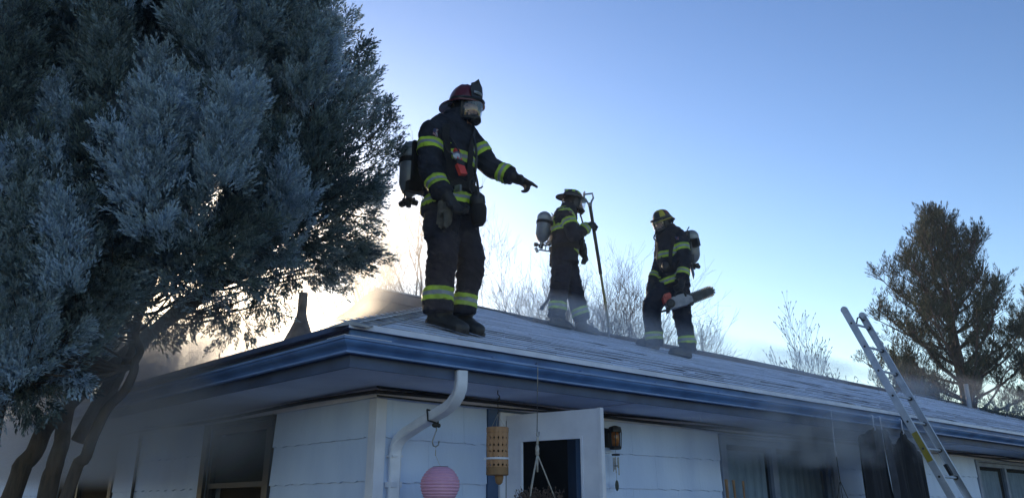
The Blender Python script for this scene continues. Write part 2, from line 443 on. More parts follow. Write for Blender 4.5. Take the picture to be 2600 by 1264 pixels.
# drip edge: thin bright metal strips
def drip(a0, a1, left, d=0.0):
    mb = MB(); prof = [(0.658 + d, 2.609), (0.668 + d, 2.610), (0.675 + d, 2.574), (0.669 + d, 2.573)]
    rings = []
    for a, mt in ((a0, a0 < -0.5), (a1, False)):
        rings.append([Vector((-o, (-o if mt else a), z)) if left else Vector(((-o if mt else a), -o, z)) for o, z in prof])
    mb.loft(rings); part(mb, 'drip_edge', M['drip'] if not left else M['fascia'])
xs = [-0.6, 3.05, 6.1, 9.1, 12.2, 15.2, 22, LX]
for k in range(len(xs) - 1): drip(xs[k], xs[k + 1] + 0.02, False, 0.0015 * (k % 2))
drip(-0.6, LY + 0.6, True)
# roof deck (hip at the left end)
def rp(u, v, dz=0.0): return (u, v, EAVE_Z + SLOPE * (min(u, v, 2 * RV - v) + EAVE) - 0.012 + dz)
mb = MB()
a, b, c, d = (-EAVE, -EAVE), (LX, -EAVE), (LX, 2 * RV + EAVE), (-EAVE, 2 * RV + EAVE)
pk = (RV, RV); pe = (LX, RV)
top = [rp(*a), rp(*b), rp(*c), rp(*d), rp(*pk), (LX, RV, rp(pk[0], pk[1])[2])]
bot = [(p[0], p[1], 2.574) for p in top[:4]]
mb.add(top + bot, [(0, 1, 5, 4), (0, 4, 3), (3, 4, 5, 2), (6, 9, 8, 7), (0, 6, 7, 1), (0, 3, 9, 6), (3, 2, 8, 9), (1, 7, 8, 2, 5)])
roof = part(mb, 'roof', M['roofdeck'])
mb = MB(); yw = LY + 0.65
mb.add([(-EAVE, 6.9, EAVE_Z - .02), (-EAVE, yw, EAVE_Z - .02), (4.2, yw, EAVE_Z + SLOPE * (4.2 + EAVE) - .02), (4.2, 6.9, EAVE_Z + SLOPE * (4.2 + EAVE) - .02), (-EAVE, 6.9, 2.575), (-EAVE, yw, 2.575), (4.2, yw, 2.575), (4.2, 6.9, 2.575)], [(0, 1, 2, 3), (4, 7, 6, 5), (0, 4, 5, 1), (1, 5, 6, 2), (2, 6, 7, 3), (3, 7, 4, 0)])
part(mb, 'wing_roof', M['rear_shingle'])
# asphalt shingle strips laid in courses
EXPO, SW = 0.143, 0.915
def strip_geo(w, seed, n_tab=3, hb=0.0):
    r = random.Random(seed); mb = MB(); tw = w / n_tab; h0 = 0.0035 + hb * r.uniform(.3, 2.2) + r.uniform(0, 0.004)
    for i in range(n_tab):
        gap = 0.0008 if hb else 0.0015; x0, x1 = i * tw + gap, (i + 1) * tw - gap
        h = h0 + r.uniform(0, 0.0015); y0 = r.uniform(-0.0015, 0.0015)
        mb.add([(x0, y0, 0), (x1, y0, 0), (x1, y0, h), (x0, y0, h + r.uniform(-0.002, 0.002)), (x0, EXPO + 0.03, 0.003), (x1, EXPO + 0.03, 0.003)],
               [(3, 2, 5, 4), (0, 3, 4), (1, 5, 2)])
        mb.f.append(tuple(len(mb.v) - 6 + q for q in (0, 1, 2, 3))); mb.m.append(1)
    return mb
strip_lo = [strip_geo(SW, 100 + k, 3, 0.0035).mesh('roof_shingle', [M['frost'], M['roofdeck']]) for k in range(8)]
strip_me = [strip_geo(SW, 100 + k).mesh('roof_shingle', [M['frost'], M['roofdeck']]) for k in range(8)]
CA, SAI = math.cos(SA), math.sin(SA)
def face_matrix(u, v, right):
    z = EAVE_Z + SLOPE * ((v if right else u) + EAVE)
    if right: x, y = Vector((1, 0, 0)), Vector((0, CA, SAI))
    else: x, y = Vector((0, -1, 0)), Vector((CA, 0, SAI))
    n = x.cross(y); m = Matrix((x, y, n)).transposed().to_4x4(); m.translation = Vector((u, v, z)) + n * -0.006
    return m
pieces = []   # (distance, matrix, width, seed)
camL = loc(Vector((0, 0, EYE)))
ncourse = int((RV + EAVE) / CA / EXPO) + 1
rs = random.Random(5)
for i in range(ncourse):
    v = -EAVE - 0.004 + i * EXPO * CA
    if v > RV - 0.03: break
    u = v + 0.02; first = True
    while u < LX:
        w = SW if not first else (0.15 + 0.25 * ((i * 2) % 3) + rs.uniform(0, 0.1))
        first = False
        if u + w > LX: w = LX - u
        mm = face_matrix(u, v, True) @ Matrix.Rotation(rs.gauss(0, 0.0022), 4, 'Z') @ Matrix.Rotation(rs.uniform(0, 0.008), 4, 'X')
        if rs.random() < 0.05: mm = mm @ Matrix.Rotation(0.012, 4, 'Y')
        c = Vector((u + w / 2, v, 3)); pieces.append(((c - camL).length, mm, w, rs.randrange(1000), i < 9))
        u += w
pieces.sort(key=lambda t: t[0])
rest = MB()
for k, (dist, mm, w, sd, low) in enumerate(pieces):
    if k < 290:
        me = (strip_lo if low else strip_me)[sd % 8] if abs(w - SW) < 1e-6 else strip_geo(w, sd, max(1, round(w / 0.305)), .0035 if low else 0).mesh('roof_shingle', [M['frost'], M['roofdeck']])
        o = bpy.data.objects.new('roof_shingle', me); COL.objects.link(o); o.parent = roof; o.matrix_local = mm
    else:
        g = strip_geo(w, sd, max(1, round(w / 0.305)), .0035 if low else 0); rest.add([mm @ Vector(p) for p in g.v], g.f); rest.m[-len(g.m):] = g.m
for i in range(ncourse):        # left hip face
    u = -EAVE - 0.004 + i * EXPO * CA
    if u > RV: break
    lo, hi = u, 2 * RV - u; p = hi
    while p > lo + 0.05:
        w = min(SW, p - lo); mm = face_matrix(u, p, False) @ Matrix.Rotation(rs.gauss(0, 0.002), 4, 'Z')
        g = strip_geo(w, rs.randrange(1000), max(1, round(w / 0.305))); rest.add([mm @ Vector(q) for q in g.v], g.f); rest.m[-len(g.m):] = g.m; p -= w
part(rest, 'roof_shingles', [M['frost'], M['roofdeck']], roof, kind='stuff')
# hip and ridge caps
def cap_piece(p0, p1, wid, thick):
    mb = MB(); p0, p1 = Vector(p0), Vector(p1); d = (p1 - p0).normalized(); s = d.cross(Vector((0, 0, 1))).normalized()
    for q, w2 in ((1, wid), ):
        vs = []
        for p, h in ((p0, thick), (p1, thick * 0.35)):
            vs += [p - s * w2 - Vector((0, 0, 0.27 * w2 * 0.9)) + Vector((0, 0, h * 0.6)), p + Vector((0, 0, h + 0.004)), p + s * w2 - Vector((0, 0, 0.27 * w2 * 0.9)) + Vector((0, 0, h * 0.6)),
                   p + s * w2 - Vector((0, 0, 0.27 * w2 * 0.9)), p - Vector((0, 0, 0.01)), p - s * w2 - Vector((0, 0, 0.27 * w2 * 0.9))]
        mb.add(vs, [(0, 1, 7, 6), (1, 2, 8, 7), (2, 3, 9, 8), (0, 6, 11, 5), (0, 5, 4, 1), (1, 4, 3, 2)])
    return mb
HL = 21
for k in range(HL):
    t0 = -EAVE - 0.02 + (RV + EAVE) * k / HL; t1 = t0 + (RV + EAVE) / HL * 1.15
    part(cap_piece(rp(t0, t0, 0.02), rp(t1, t1, 0.018), 0.12 + random.uniform(-0.01, 0.01), 0.012), 'hip_cap', M['frost_cap'], roof)
for k in range(60):
    u0 = RV + k * 0.30
    part(cap_piece((u0, RV, rp(RV, RV)[2] + 0.02 + 0.012 * math.sin(u0 * 0.8)), (u0 + 0.34, RV, rp(RV, RV)[2] + 0.018 + 0.012 * math.sin(u0 * 0.8 + 0.27)), 0.13, 0.012), 'ridge_cap', M['frost_cap'], roof)
# rear gable rising behind the hip
mb = MB(); GU, GV, GZ, GS = 3.98, 6.25, 4.86, 0.29
gl_ = 3.6
def gp(u, v, dz=0): return (u, v, GZ - GS * abs(v - GV) + dz)
vs = [gp(GU, GV - gl_), gp(GU, GV), gp(GU, GV + gl_), gp(14, GV - gl_), gp(14, GV), gp(14, GV + gl_)]
lo_ = [gp(GU, GV - gl_, -0.14), gp(GU, GV, -0.14), gp(GU, GV + gl_, -0.14), gp(14, GV - gl_, -0.14), gp(14, GV, -0.14), gp(14, GV + gl_, -0.14)]
mb.add(vs + lo_, [(0, 1, 4, 3), (1, 2, 5, 4), (6, 9, 10, 7), (7, 10, 11, 8), (0, 6, 7, 1), (1, 7, 8, 2), (3, 4, 10, 9), (4, 5, 11, 10), (0, 3, 9, 6), (2, 8, 11, 5)])
rroof = part(mb, 'rear_roof', M['rear_shingle'])
mb = MB(); w0 = GU + 0.35
mb.add([(w0, GV - gl_ + .2, 2.4), (w0, GV + gl_ - .2, 2.4), (w0, GV + gl_ - .2, GZ - GS * (gl_ - .2) - 0.15), (w0, GV, GZ - 0.15), (w0, GV - gl_ + .2, GZ - GS * (gl_ - .2) - 0.15)], [(0, 1, 2, 3, 4)])
part(mb, 'gable_wall', M['gable'])
for k in range(12):
    mb = MB(); 
    for j in range(1):
        v0 = GV - 0.02 - 0.30 * k; v1 = v0 - 0.31
        mb.add([gp(GU - .01, v0, 0.012), gp(14, v0, 0.012), gp(14, v1, 0.022), gp(GU - .01, v1, 0.022), gp(GU - .01, v1, 0.002), gp(14, v1, 0.002)], [(0, 1, 2, 3), (3, 2, 5, 4)])
    part(mb, 'shingle_course', M['rear_shingle'], rroof)
mb = MB(); mb.box2((GU - 0.02, GV - 0.10, GZ - 0.025), (14, GV + 0.10, GZ + 0.022)); part(mb, 'ridge_cap', M['frost_cap'], rroof)
# vent pipe with flared skirt on the left hip face
mb = MB(); vb = Vector((1.22, 3.36, 3.22))
mb.lathe(vb, (0, 0, 1), [(0.21, -0.03), (0.20, 0.0), (0.155, 0.10), (0.105, 0.21), (0.066, 0.31), (0.052, 0.37), (0.050, 0.40), (0.049, 0.60), (0.043, 0.60), (0.042, 0.5)], 20)
part(mb, 'roof_vent', M['vent'], smooth=40)
mb = MB(); mb.tube([(17.5, 2.6, 3.70), (17.5, 2.6, 4.30)], 0.05, 10); part(mb, 'roof_pipe', M['tank_grey'], smooth=40)
# windows of the left wall
def window(a0, a1, z0, z1, left, frame_m, pane_m, mull=(), rail=None, curtain=None, fw=0.055):
    def bx(mb, p0, p1, q0, q1, y0, y1):
        if left: mb.box2((y0, p0, q0), (y1, p1, q1))
        else: mb.box2((p0, y0, q0), (p1, y1, q1))
    mb = MB()
    bx(mb, a0 - 0.09, a0, z0 - 0.08, z1 + 0.03, -0.026, 0.03); bx(mb, a1, a1 + 0.09, z0 - 0.08, z1 + 0.03, -0.026, 0.03)
    bx(mb, a0, a1, z1, z1 + 0.03, -0.025, 0.03); bx(mb, a0, a1, z0 - 0.08, z0, -0.045, 0.03)
    w = part(mb, 'window', frame_m)
    mb = MB()
    bx(mb, a0 + .002, a0 + fw, z0 + .002, z1 - .002, 0.012, 0.075); bx(mb, a1 - fw, a1 - .002, z0 + .002, z1 - .002, 0.012, 0.075)
    bx(mb, a0 + fw, a1 - fw, z1 - fw, z1 - .002, 0.013, 0.074); bx(mb, a0 + fw, a1 - fw, z0 + .002, z0 + fw, 0.013, 0.074)
    part(mb, 'frame', frame_m, w)
    for q, wd in mull:
        mb = MB(); bx(mb, q - wd / 2, q + wd / 2, z0 + fw, z1 - fw, 0.008, 0.07); part(mb, 'mullion', frame_m, w)
    if rail:
        mb = MB(); bx(mb, a0 + fw, a1 - fw, rail - 0.02, rail + 0.02, 0.009, 0.07); part(mb, 'meeting_rail', M['darkframe'], w)
    ps = [a0 + fw] + [q for q, _ in mull] + [a1 - fw]
    for k in range(len(ps) - 1):
        mb = MB(); bx(mb, ps[k] + .004, ps[k + 1] - .004, z0 + fw, z1 - fw, 0.040, 0.044); part(mb, 'pane', pane_m, w)
    return w
w = window(1.46, 2.52, 0.85, 2.27, True, M['darkframe'], M['pane'], rail=1.80)
mb = MB(); mb.box2((0.052, 1.53, 1.81), (0.054, 2.45, 2.2)); part(mb, 'insect_screen', M['screen'], w)
window(4.80, 7.00, 0.85, 2.24, True, M['darkframe'], M['pane'], mull=((5.9, 0.05),))
mb = MB(); mb.tube([(-0.03, 4.08, 0.0), (-0.03, 4.08, 2.36)], 0.014, 8); part(mb, 'conduit', M['wire'])
# curtained windows of the right wall
def curtain(mb, a0, a1, z0, z1, y, amp, freq, seed):
    r = random.Random(seed); n = int((a1 - a0) / 0.025); vs = []; fs = []
    for i in range(n + 1):
        a = a0 + (a1 - a0) * i / n; q = amp * math.sin(a * freq + 1.5 * math.sin(a * 5 + seed)) + amp * .5 * math.sin(a * freq * 2.3)
        vs += [(a, y + q, z0), (a, y + q * .7, (z0 + z1) / 2), (a, y + q * .4, z1)]
    for i in range(n):
        for k in range(2): fs.append((i * 3 + k, i * 3 + 3 + k, i * 3 + 4 + k, i * 3 + 1 + k))
    mb.add(vs, fs)
w = window(3.92, 5.92, 0.95, 2.26, False, M['window_trim'], M['pane_smoky'], mull=((4.80, 0.09),), curtain=True)
for a0, a1, sd in ((3.98, 4.74, 1), (4.86, 5.84, 2)):
    mb = MB(); curtain(mb, a0, a1, 1.0, 2.16, 0.10, 0.022, 46, sd); part(mb, 'curtain', M['curtain'], w, smooth=True)
w = window(10.1, 12.6, 0.95, 2.26, False, M['window_trim'], M['pane_smoky'], mull=((11.2, 0.07),), curtain=True)
for a0, a1, sd in ((10.2, 11.1, 4), (11.3, 12.5, 5)):
    mb = MB(); curtain(mb, a0, a1, 1.0, 2.16, 0.10, 0.02, 40, sd); part(mb, 'curtain', M['curtain'], w, smooth=True)
# doorway: blue casing, white storm frame, open storm door
mb = MB()
mb.box2((0.945, -0.020, 0), (1.045, -0.0005, 2.302)); mb.box2((2.055, -0.020, 0), (2.155, -0.0005, 2.302)); mb.box2((1.045, -0.019, 2.285), (2.055, -0.0006, 2.302))
part(mb, 'door_casing', M['blue_paint'])
mb = MB()
mb.box2((1.0455, -0.038, 0.22), (1.10, 0.05, 2.284)); mb.box2((2.0, -0.038, 0.22), (2.0545, 0.05, 2.284)); mb.box2((1.10, -0.0375, 2.235), (2.0, 0.05, 2.2835))
part(mb, 'door_frame', M['trim'])
mb = MB(); mb.box2((2.0, 0.05, 0.22), (1.93, 0.14, 2.23)); part(mb, 'door_jamb', M['blue_paint'])
mb = MB(); mb.box2((0.4, -1.9, 0.0), (2.7, -0.03, 0.2)); mb.box2((0.6, -2.2, 0.0), (2.5, -1.9, 0.1)); part(mb, 'door_step', M['soffit'])
TH = math.radians(80.0); DW = 0.80
hx, hy = 1.10, -0.045; dx, dy = math.cos(TH), -math.sin(TH); nx, ny = -dy, dx      # door runs along (dx,dy); n points away from camera
def dbox(mb, s0, s1, z0, z1, t0, t1):
    vs = [(hx + dx * s + nx * t, hy + dy * s + ny * t, z) for s in (s0, s1) for t in (t0, t1) for z in (z0, z1)]
    mb.add(vs, [(0, 1, 3, 2), (4, 6, 7, 5), (0, 4, 5, 1), (2, 3, 7, 6), (0, 2, 6, 4), (1, 5, 7, 3)])
mb = MB(); Z0, Z1, ZP0, ZP1 = 0.25, 2.262, 0.62, 2.085
dbox(mb, 0, 0.125, Z0, Z1, 0, .035); dbox(mb, 0.655, DW, Z0, Z1, 0, .035); dbox(mb, 0.125, 0.655, ZP1, Z1, 0.0005, .0345); dbox(mb, 0.125, 0.655, Z0, ZP0, 0.0005, .0345)
door = part(mb, 'storm_door', M['trim'])
mb = MB(); dbox(mb, 0.125, 0.655, ZP0, ZP1, 0.015, 0.019); part(mb, 'pane', M['pane'], door)
mb = MB()
for s0, s1, z0, z1 in ((0.125, 0.14, ZP0, ZP1), (0.64, 0.655, ZP0, ZP1), (0.14, 0.64, ZP0, ZP0 + .015), (0.14, 0.64, ZP1 - .015, ZP1)): dbox(mb, s0, s1, z0, z1, -0.006, 0.014)
part(mb, 'pane_bead', M['trim'], door)
mb = MB(); dbox(mb, 0.78, 0.806, Z0, Z1 + .004, -0.004, 0.039); part(mb, 'edge_strip', M['drip'], door)
mb = MB(); dbox(mb, 0.70, 0.735, 1.10, 1.24, -0.035, -0.001); part(mb, 'handle', M['steel'], door)
# downspout: gutter outlet, elbow, slanting run, elbow, vertical run
def spout_frames(path):
    fr = []; n = len(path)
    for i in range(n):
        d = (Vector(path[min(i + 1, n - 1)]) - Vector(path[max(i - 1, 0)])).normalized()
        side = Vector((1, 0, 0)) if abs(d.z) > .9 else Vector((-d.y, d.x, 0)).normalized()
        A = Vector((0.93, -0.36, 0)); A = (A - d * A.dot(d)).normalized(); B = d.cross(A)
        sc = 1.0 + (0.045 if (CORR[i] and i % 2) else 0)
        fr.append((A, B, sc))
    return fr
pts = [(0.165, -0.655, 2.42), (0.165, -0.655, 2.36)]; CORR = [False, False]
def bez(p0, p1, p2, n):
    return [tuple(Vector(p0) * (1 - t) ** 2 + Vector(p1) * 2 * t * (1 - t) + Vector(p2) * t * t for t in [k / n])[0] for k in range(1, n + 1)]
e1 = bez((0.165, -0.655, 2.36), (0.165, -0.655, 2.245), (0.158, -0.50, 2.195), 10)
e2a = (0.125, -0.155, 2.075)
e2 = bez(e2a, (0.115, -0.055, 2.035), (0.115, -0.055, 1.95), 10)
PATH = [Vector(p) for p in pts] + e1 + [Vector((0.14, -0.32, 2.135)), Vector(e2a)] + e2 + [Vector((0.115, -0.055, 1.75)), Vector((0.115, -0.055, 0.1))]
CORR = [False, False] + [True] * 10 + [False, False] + [True] * 10 + [False, False]
hw, hh = 0.036, 0.030
prof = [(-hw + .008, -hh), (hw - .008, -hh), (hw, -hh + .008), (hw, hh - .008), (hw - .008, hh), (-hw + .008, hh), (-hw, hh - .008), (-hw, -hh + .008)]
mb = MB(); mb.sweep(PATH, spout_frames(PATH), prof); ds = part(mb, 'downspout', M['pipe'], smooth=35)
for z in (1.93, 1.745):
    mb = MB(); mb.box2((0.115 - hw - .004, -0.055 - hh - .004, z), (0.115 + hw + .004, -0.0145, z + (0.035 if z < 1.9 else 0.012))); part(mb, 'strap', M['pipe'], ds)
# cable bundle under the soffit
for k, (dz, r) in enumerate(((0, 0.012), (0.018, 0.008), (-0.02, 0.006))):
    mb = MB(); pth = [(u, -0.045 - 0.008 * k, 2.335 + dz + 0.012 * math.sin(u * 1.7 + k * 2)) for u in np.arange(-0.05, 13, 0.3)]
    mb.tube(pth, r, 6); part(mb, 'cable', M['wire'])
mb = MB(); mb.tube([(-0.05 , v, 2.335 + 0.01 * math.sin(v * 2)) for v in np.arange(-0.05, 7, 0.3)], 0.012, 6); part(mb, 'cable', M['wire'])
# porch lamp on the wall
mb = MB(); LQ = Vector((2.24, -0.10, 2.16)); 
mb.box2((LQ.x - .045, -0.03, LQ.z - .07), (LQ.x + .045, -0.0145, LQ.z + .08)); mb.tube([(LQ.x, -0.03, LQ.z + .04), (LQ.x, -0.07, LQ.z + .075), LQ + Vector((0, 0, .075))], 0.010, 8)
mb.lathe(LQ, (0, 0, 1), [(0.012, 0.098), (0.05, 0.085), (0.056, 0.06), (0.056, 0.045), (0.05, 0.045)], 8)
for a in range(8):
    an = a * math.pi / 4; mb.tube([LQ + Vector((.052 * math.cos(an), .052 * math.sin(an), .05)), LQ + Vector((.045 * math.cos(an), .045 * math.sin(an), -.075))], 0.004, 4)
mb.lathe(LQ, (0, 0, 1), [(0.046, -0.065), (0.05, -0.075), (0.046, -0.088), (0.01, -0.092)], 8)
lamp = part(mb, 'wall_lamp', M['black'])
M['amber'] = mat('amber_glass', (0.42, 0.16, 0.05), (0.28, 0.1, 0.03), 20, 0.15)
mb = MB(); mb.lathe(LQ, (0, 0, 1), [(0.030, 0.048), (0.036, 0.02), (0.034, -0.03), (0.026, -0.062)], 12); part(mb, 'glass', M['amber'], lamp, smooth=True)
# ================================================================== people
M['coat'] = mat('black_turnout_cloth', (0.024, 0.028, 0.042), (0.012, 0.014, 0.021), 9, 0.85, bump=0.6, bscale=70, spec=0.3)
M['trousers'] = mat('charcoal_turnout_trousers', (0.022, 0.026, 0.042), (0.012, 0.014, 0.024), 8, 0.88, bump=0.6, bscale=70, spec=0.3)
M['glove'] = mat('black_leather_glove', (0.016, 0.017, 0.021), (0.010, 0.010, 0.012), 16, 0.6, bump=0.4)
M['boot'] = mat('black_rubber_boot', (0.016, 0.017, 0.020), (0.035, 0.036, 0.040), 7, 0.55, bump=0.3)
M['hood'] = mat('black_knit_hood', (0.014, 0.014, 0.017), None, 20, 0.95, bump=0.5)
M['skin'] = mat('skin', (0.50, 0.30, 0.22), (0.42, 0.24, 0.17), 8, 0.5)
M['lime'] = mat('lime_reflective_tape', (0.48, 0.68, 0.04), (0.26, 0.38, 0.04), 11, 0.5, bump=0.15)
M['silver'] = mat('silver_reflective_tape', (0.30, 0.33, 0.37), (0.20, 0.22, 0.25), 14, 0.4, bump=0.15)
M['lime_dull'] = mat('soiled_lime_tape', (0.42, 0.56, 0.06), (0.28, 0.37, 0.07), 10, 0.6, bump=0.15)
M['redhelmet'] = mat('dark_red_helmet', (0.14, 0.016, 0.028), (0.07, 0.010, 0.016), 7, 0.35, bump=0.12)
M['blackhelmet'] = mat('black_helmet', (0.014, 0.014, 0.017), (0.026, 0.026, 0.03), 9, 0.42, bump=0.12)
M['yellow'] = mat('yellow_helmet_panel', (0.50, 0.42, 0.04), (0.38, 0.32, 0.03), 9, 0.5)
M['rubber'] = mat('black_mask_rubber', (0.010, 0.010, 0.012), None, 12, 0.5)
M['visor'] = glass_mat('mask_visor', (0.86, 0.88, 0.92), 0.10, 0.03, (0.5, 0.52, 0.56))
M['tank'] = mat('grey_composite_cylinder', (0.20, 0.22, 0.25), (0.13, 0.145, 0.17), 9, 0.4, bump=0.12, coat=0.2)
M['tanklabel'] = mat('pale_cylinder_label', (0.34, 0.37, 0.38), (0.25, 0.28, 0.29), 18, 0.5)
M['webbing'] = mat('black_webbing', (0.012, 0.012, 0.014), None, 40, 0.8, bump=0.3)
M['orange'] = mat('orange_red_device', (0.70, 0.07, 0.05), (0.55, 0.05, 0.04), 14, 0.45)
M['greyglove'] = mat('grey_work_glove', (0.10, 0.10, 0.09), (0.06, 0.06, 0.055), 22, 0.9, bump=0.4)
M['patch_red'] = mat('flag_patch_red', (0.20, 0.05, 0.06), None, 30, 0.9)
M['patch_white'] = mat('flag_patch_white', (0.30, 0.29, 0.31), None, 30, 0.9)
M['patch_blue'] = mat('flag_patch_blue', (0.05, 0.06, 0.14), None, 30, 0.9)
UP = Vector((0, 0, 1))
BM_ = ['coat', 'trousers', 'glove', 'boot', 'hood', 'skin']
class Body:
    """overlapping closed volumes fused into one continuous skin; every vertex remembers its region and cloth"""
    def __init__(self): self.mb = MB(); self.tags = []
    def _t(self, n0, grp, m):
        self.tags += [(grp, BM_.index(m))] * (len(self.mb.v) - n0)
    def cap(self, p0, p1, r0, r1, grp, m, sides=18, k=7, bulge=0.0):
        n0 = len(self.mb.v); p0, p1 = Vector(p0), Vector(p1); d = (p1 - p0).normalized()
        path = []; rad = []
        for a in (80, 55, 28): path.append(p0 - d * r0 * math.sin(math.radians(a))); rad.append(r0 * math.cos(math.radians(a)))
        for i in range(k + 1):
            t = i / k; path.append(p0.lerp(p1, t)); rad.append((r0 + (r1 - r0) * t) * (1 + bulge * math.sin(math.pi * t)))
        for a in (28, 55, 80): path.append(p1 + d * r1 * math.sin(math.radians(a))); rad.append(r1 * math.cos(math.radians(a)))
        self.mb.tube(path, rad, sides); self._t(n0, grp, m)
    def flat(self, path, rad, grp, m, sides=20):
        n0 = len(self.mb.v); self.mb.tube(path, rad, sides); self._t(n0, grp, m)
    def rings(self, rings, grp, m):
        n0 = len(self.mb.v); self.mb.loft(rings); self._t(n0, grp, m)
    def ell(self, c, A, B, C_, grp, m):
        n0 = len(self.mb.v); self.mb.ell(c, A, B, C_, 0, 20, 14); self._t(n0, grp, m)
    def finish(self, name, parent, voxel=0.0085, wr=1.0, seed=0):
        me = self.mb.mesh('tmp_body', M['coat']); o = bpy.data.objects.new('tmp_body', me); COL.objects.link(o)
        r = o.modifiers.new('r', 'REMESH'); r.mode = 'VOXEL'; r.voxel_size = voxel; r.use_smooth_shade = True
        s = o.modifiers.new('s', 'SMOOTH'); s.factor = 0.5; s.iterations = 3
        dg = bpy.context.evaluated_depsgraph_get(); dg.update()
        out = bpy.data.meshes.new_from_object(o.evaluated_get(dg)); COL.objects.unlink(o); bpy.data.objects.remove(o)
        kd = KDTree(len(self.mb.v))
        for i, p in enumerate(self.mb.v): kd.insert(p, i)
        kd.balance()
        groups = sorted({t[0] for t in self.tags}); gi = {g_: i for i, g_ in enumerate(groups)}
        vt = []
        nrm = [v.normal.copy() for v in out.vertices]
        for v in out.vertices:
            _, i, _ = kd.find(v.co); vt.append(self.tags[i])
        cl = {0: 1.0, 1: 1.0, 2: 0.35, 3: 0.3, 4: 0.3, 5: 0.0}
        for v, (g_, mi), n in zip(out.vertices, vt, nrm):
            a = cl[mi] * wr
            if a:
                p = v.co + Vector((seed * 3.1, 0, 0))
                dsp = 0.010 * noise.noise(Vector((p.x * 7, p.y * 7, p.z * 15))) + 0.006 * noise.noise(Vector((p.x * 13 + p.z * 8, p.y * 13, p.z * 30))) + 0.003 * noise.noise(p * 45)
                rid = 1 - abs(noise.noise(Vector((p.x * 5 + p.z * 5, p.y * 5, p.z * 12 + p.x * 7)))) * 2.2
                if rid > 0.6: dsp += (rid - 0.6) * 0.016
                v.co = v.co + n * (dsp * a)
        M_inv = ROOTM[parent].inverted(); out.transform(M_inv)
        for m in BM_: out.materials.append(M[m])
        self.fgrp = []
        mids = []
        for p in out.polygons:
            c = [vt[i] for i in p.vertices]; t = max(set(c), key=c.count); mids.append(t[1]); self.fgrp.append(gi[t[0]])
        while out.materials[0] is not None and out.materials[0].name.startswith('black_turnout') and len(out.materials) > len(BM_): out.materials.pop(index=0)
        out.polygons.foreach_set('material_index', mids); out.polygons.foreach_set('use_smooth', [True] * len(out.polygons)); out.update()
        b = bpy.data.objects.new(name, out); COL.objects.link(b); b.parent = parent; ROOTM[b] = ROOTM[parent]
        self.obj = b; self.me = out; self.gi = gi; self.parent = parent
        self.bvh = BVHTree.FromPolygons([v.co.copy() for v in out.vertices], [tuple(p.vertices) for p in out.polygons])
        return b
    def band(self, grp, c, axis, bands, off=0.005, parent=None, clip=None):
        # strips of tape cut from the body's own surface: bands = [(from, to, material, name)]
        parent = parent or self.obj
        Mi = ROOTM[self.parent].inverted(); c = Mi @ Vector(c); axis = Vector(axis).normalized()
        gs = [self.gi[x] for x in (grp if isinstance(grp, (list, tuple)) else [grp])]
        for a0, a1, m, nm in bands:
            bm = bmesh.new(); bm.from_mesh(self.me); bm.faces.ensure_lookup_table()
            kill = [f for f in bm.faces if self.fgrp[f.index] not in gs or abs((f.calc_center_median() - c).dot(axis)) > 0.2]
            if clip is not None:
                kill = list(set(kill) | {f for f in bm.faces if not clip(ROOTM[self.parent] @ f.calc_center_median())})
            bmesh.ops.delete(bm, geom=kill, context='FACES')
            for q, sgn in ((a0, -1), (a1, 1)):
                bmesh.ops.bisect_plane(bm, geom=bm.verts[:] + bm.edges[:] + bm.faces[:], plane_co=c + axis * q, plane_no=axis * sgn, clear_outer=True)
            if not bm.faces: bm.free(); continue
            bm.normal_update()
            for v in bm.verts: v.co += v.normal * off
            # give the tape a thickness
            ex = bmesh.ops.extrude_edge_only(bm, edges=[e for e in bm.edges if e.is_boundary])
            for v in [g_ for g_ in ex['geom'] if isinstance(g_, bmesh.types.BMVert)]:
                v.co -= v.normal * (off * 1.2) if v.normal.length > 0 else Vector()
            me = bpy.data.meshes.new(nm); bm.to_mesh(me); bm.free()
            me.materials.clear(); me.materials.append(M[m])
            me.polygons.foreach_set('material_index', [0] * len(me.polygons)); me.polygons.foreach_set('use_smooth', [True] * len(me.polygons))
            if ROOTM[parent] != ROOTM[self.parent]: me.transform(ROOTM[parent].inverted() @ ROOTM[self.parent])
            o = bpy.data.objects.new(nm, me); COL.objects.link(o); o.parent = parent; ROOTM[o] = ROOTM[parent]
    def tape(self, grp, c, axis, w=0.075, lime='lime', **k):
        h = w / 2; q = w * 0.17
        self.band(grp, c, axis, [(-h, -q, lime, 'lime_stripe'), (-q, q, 'silver', 'silver_stripe'), (q, h, lime, 'lime_stripe')], **k)
    def strap(self, pts, width, parent, m='webbing', name='strap', off=0.012, n=28):
        # a ribbon of webbing laid over the body's surface through world points
        Mw = ROOTM[self.parent]; Mi = Mw.inverted()
        P = [Vector(p) for p in pts]; smp = []
        for i in range(n + 1):
            t = i / n * (len(P) - 1); k = min(int(t), len(P) - 2); f = t - k
            p0 = P[max(k - 1, 0)]; p1 = P[k]; p2 = P[k + 1]; p3 = P[min(k + 2, len(P) - 1)]
            smp.append(0.5 * ((2 * p1) + (p2 - p0) * f + (2 * p0 - 5 * p1 + 4 * p2 - p3) * f * f + (3 * p1 - p0 - 3 * p2 + p3) * f ** 3))
        L = []; N = []
        for p in smp:
            co, no, _, d = self.bvh.find_nearest(Mi @ p); L.append(Mw @ co); N.append(Mw.to_3x3() @ no)
        for _ in range(2):
            L = [L[0]] + [(L[i - 1] + L[i] * 2 + L[i + 1]) / 4 for i in range(1, n)] + [L[-1]]
            N = [N[0]] + [((N[i - 1] + N[i] * 2 + N[i + 1]) / 4).normalized() for i in range(1, n)] + [N[-1]]
        mb = MB(); rings = []
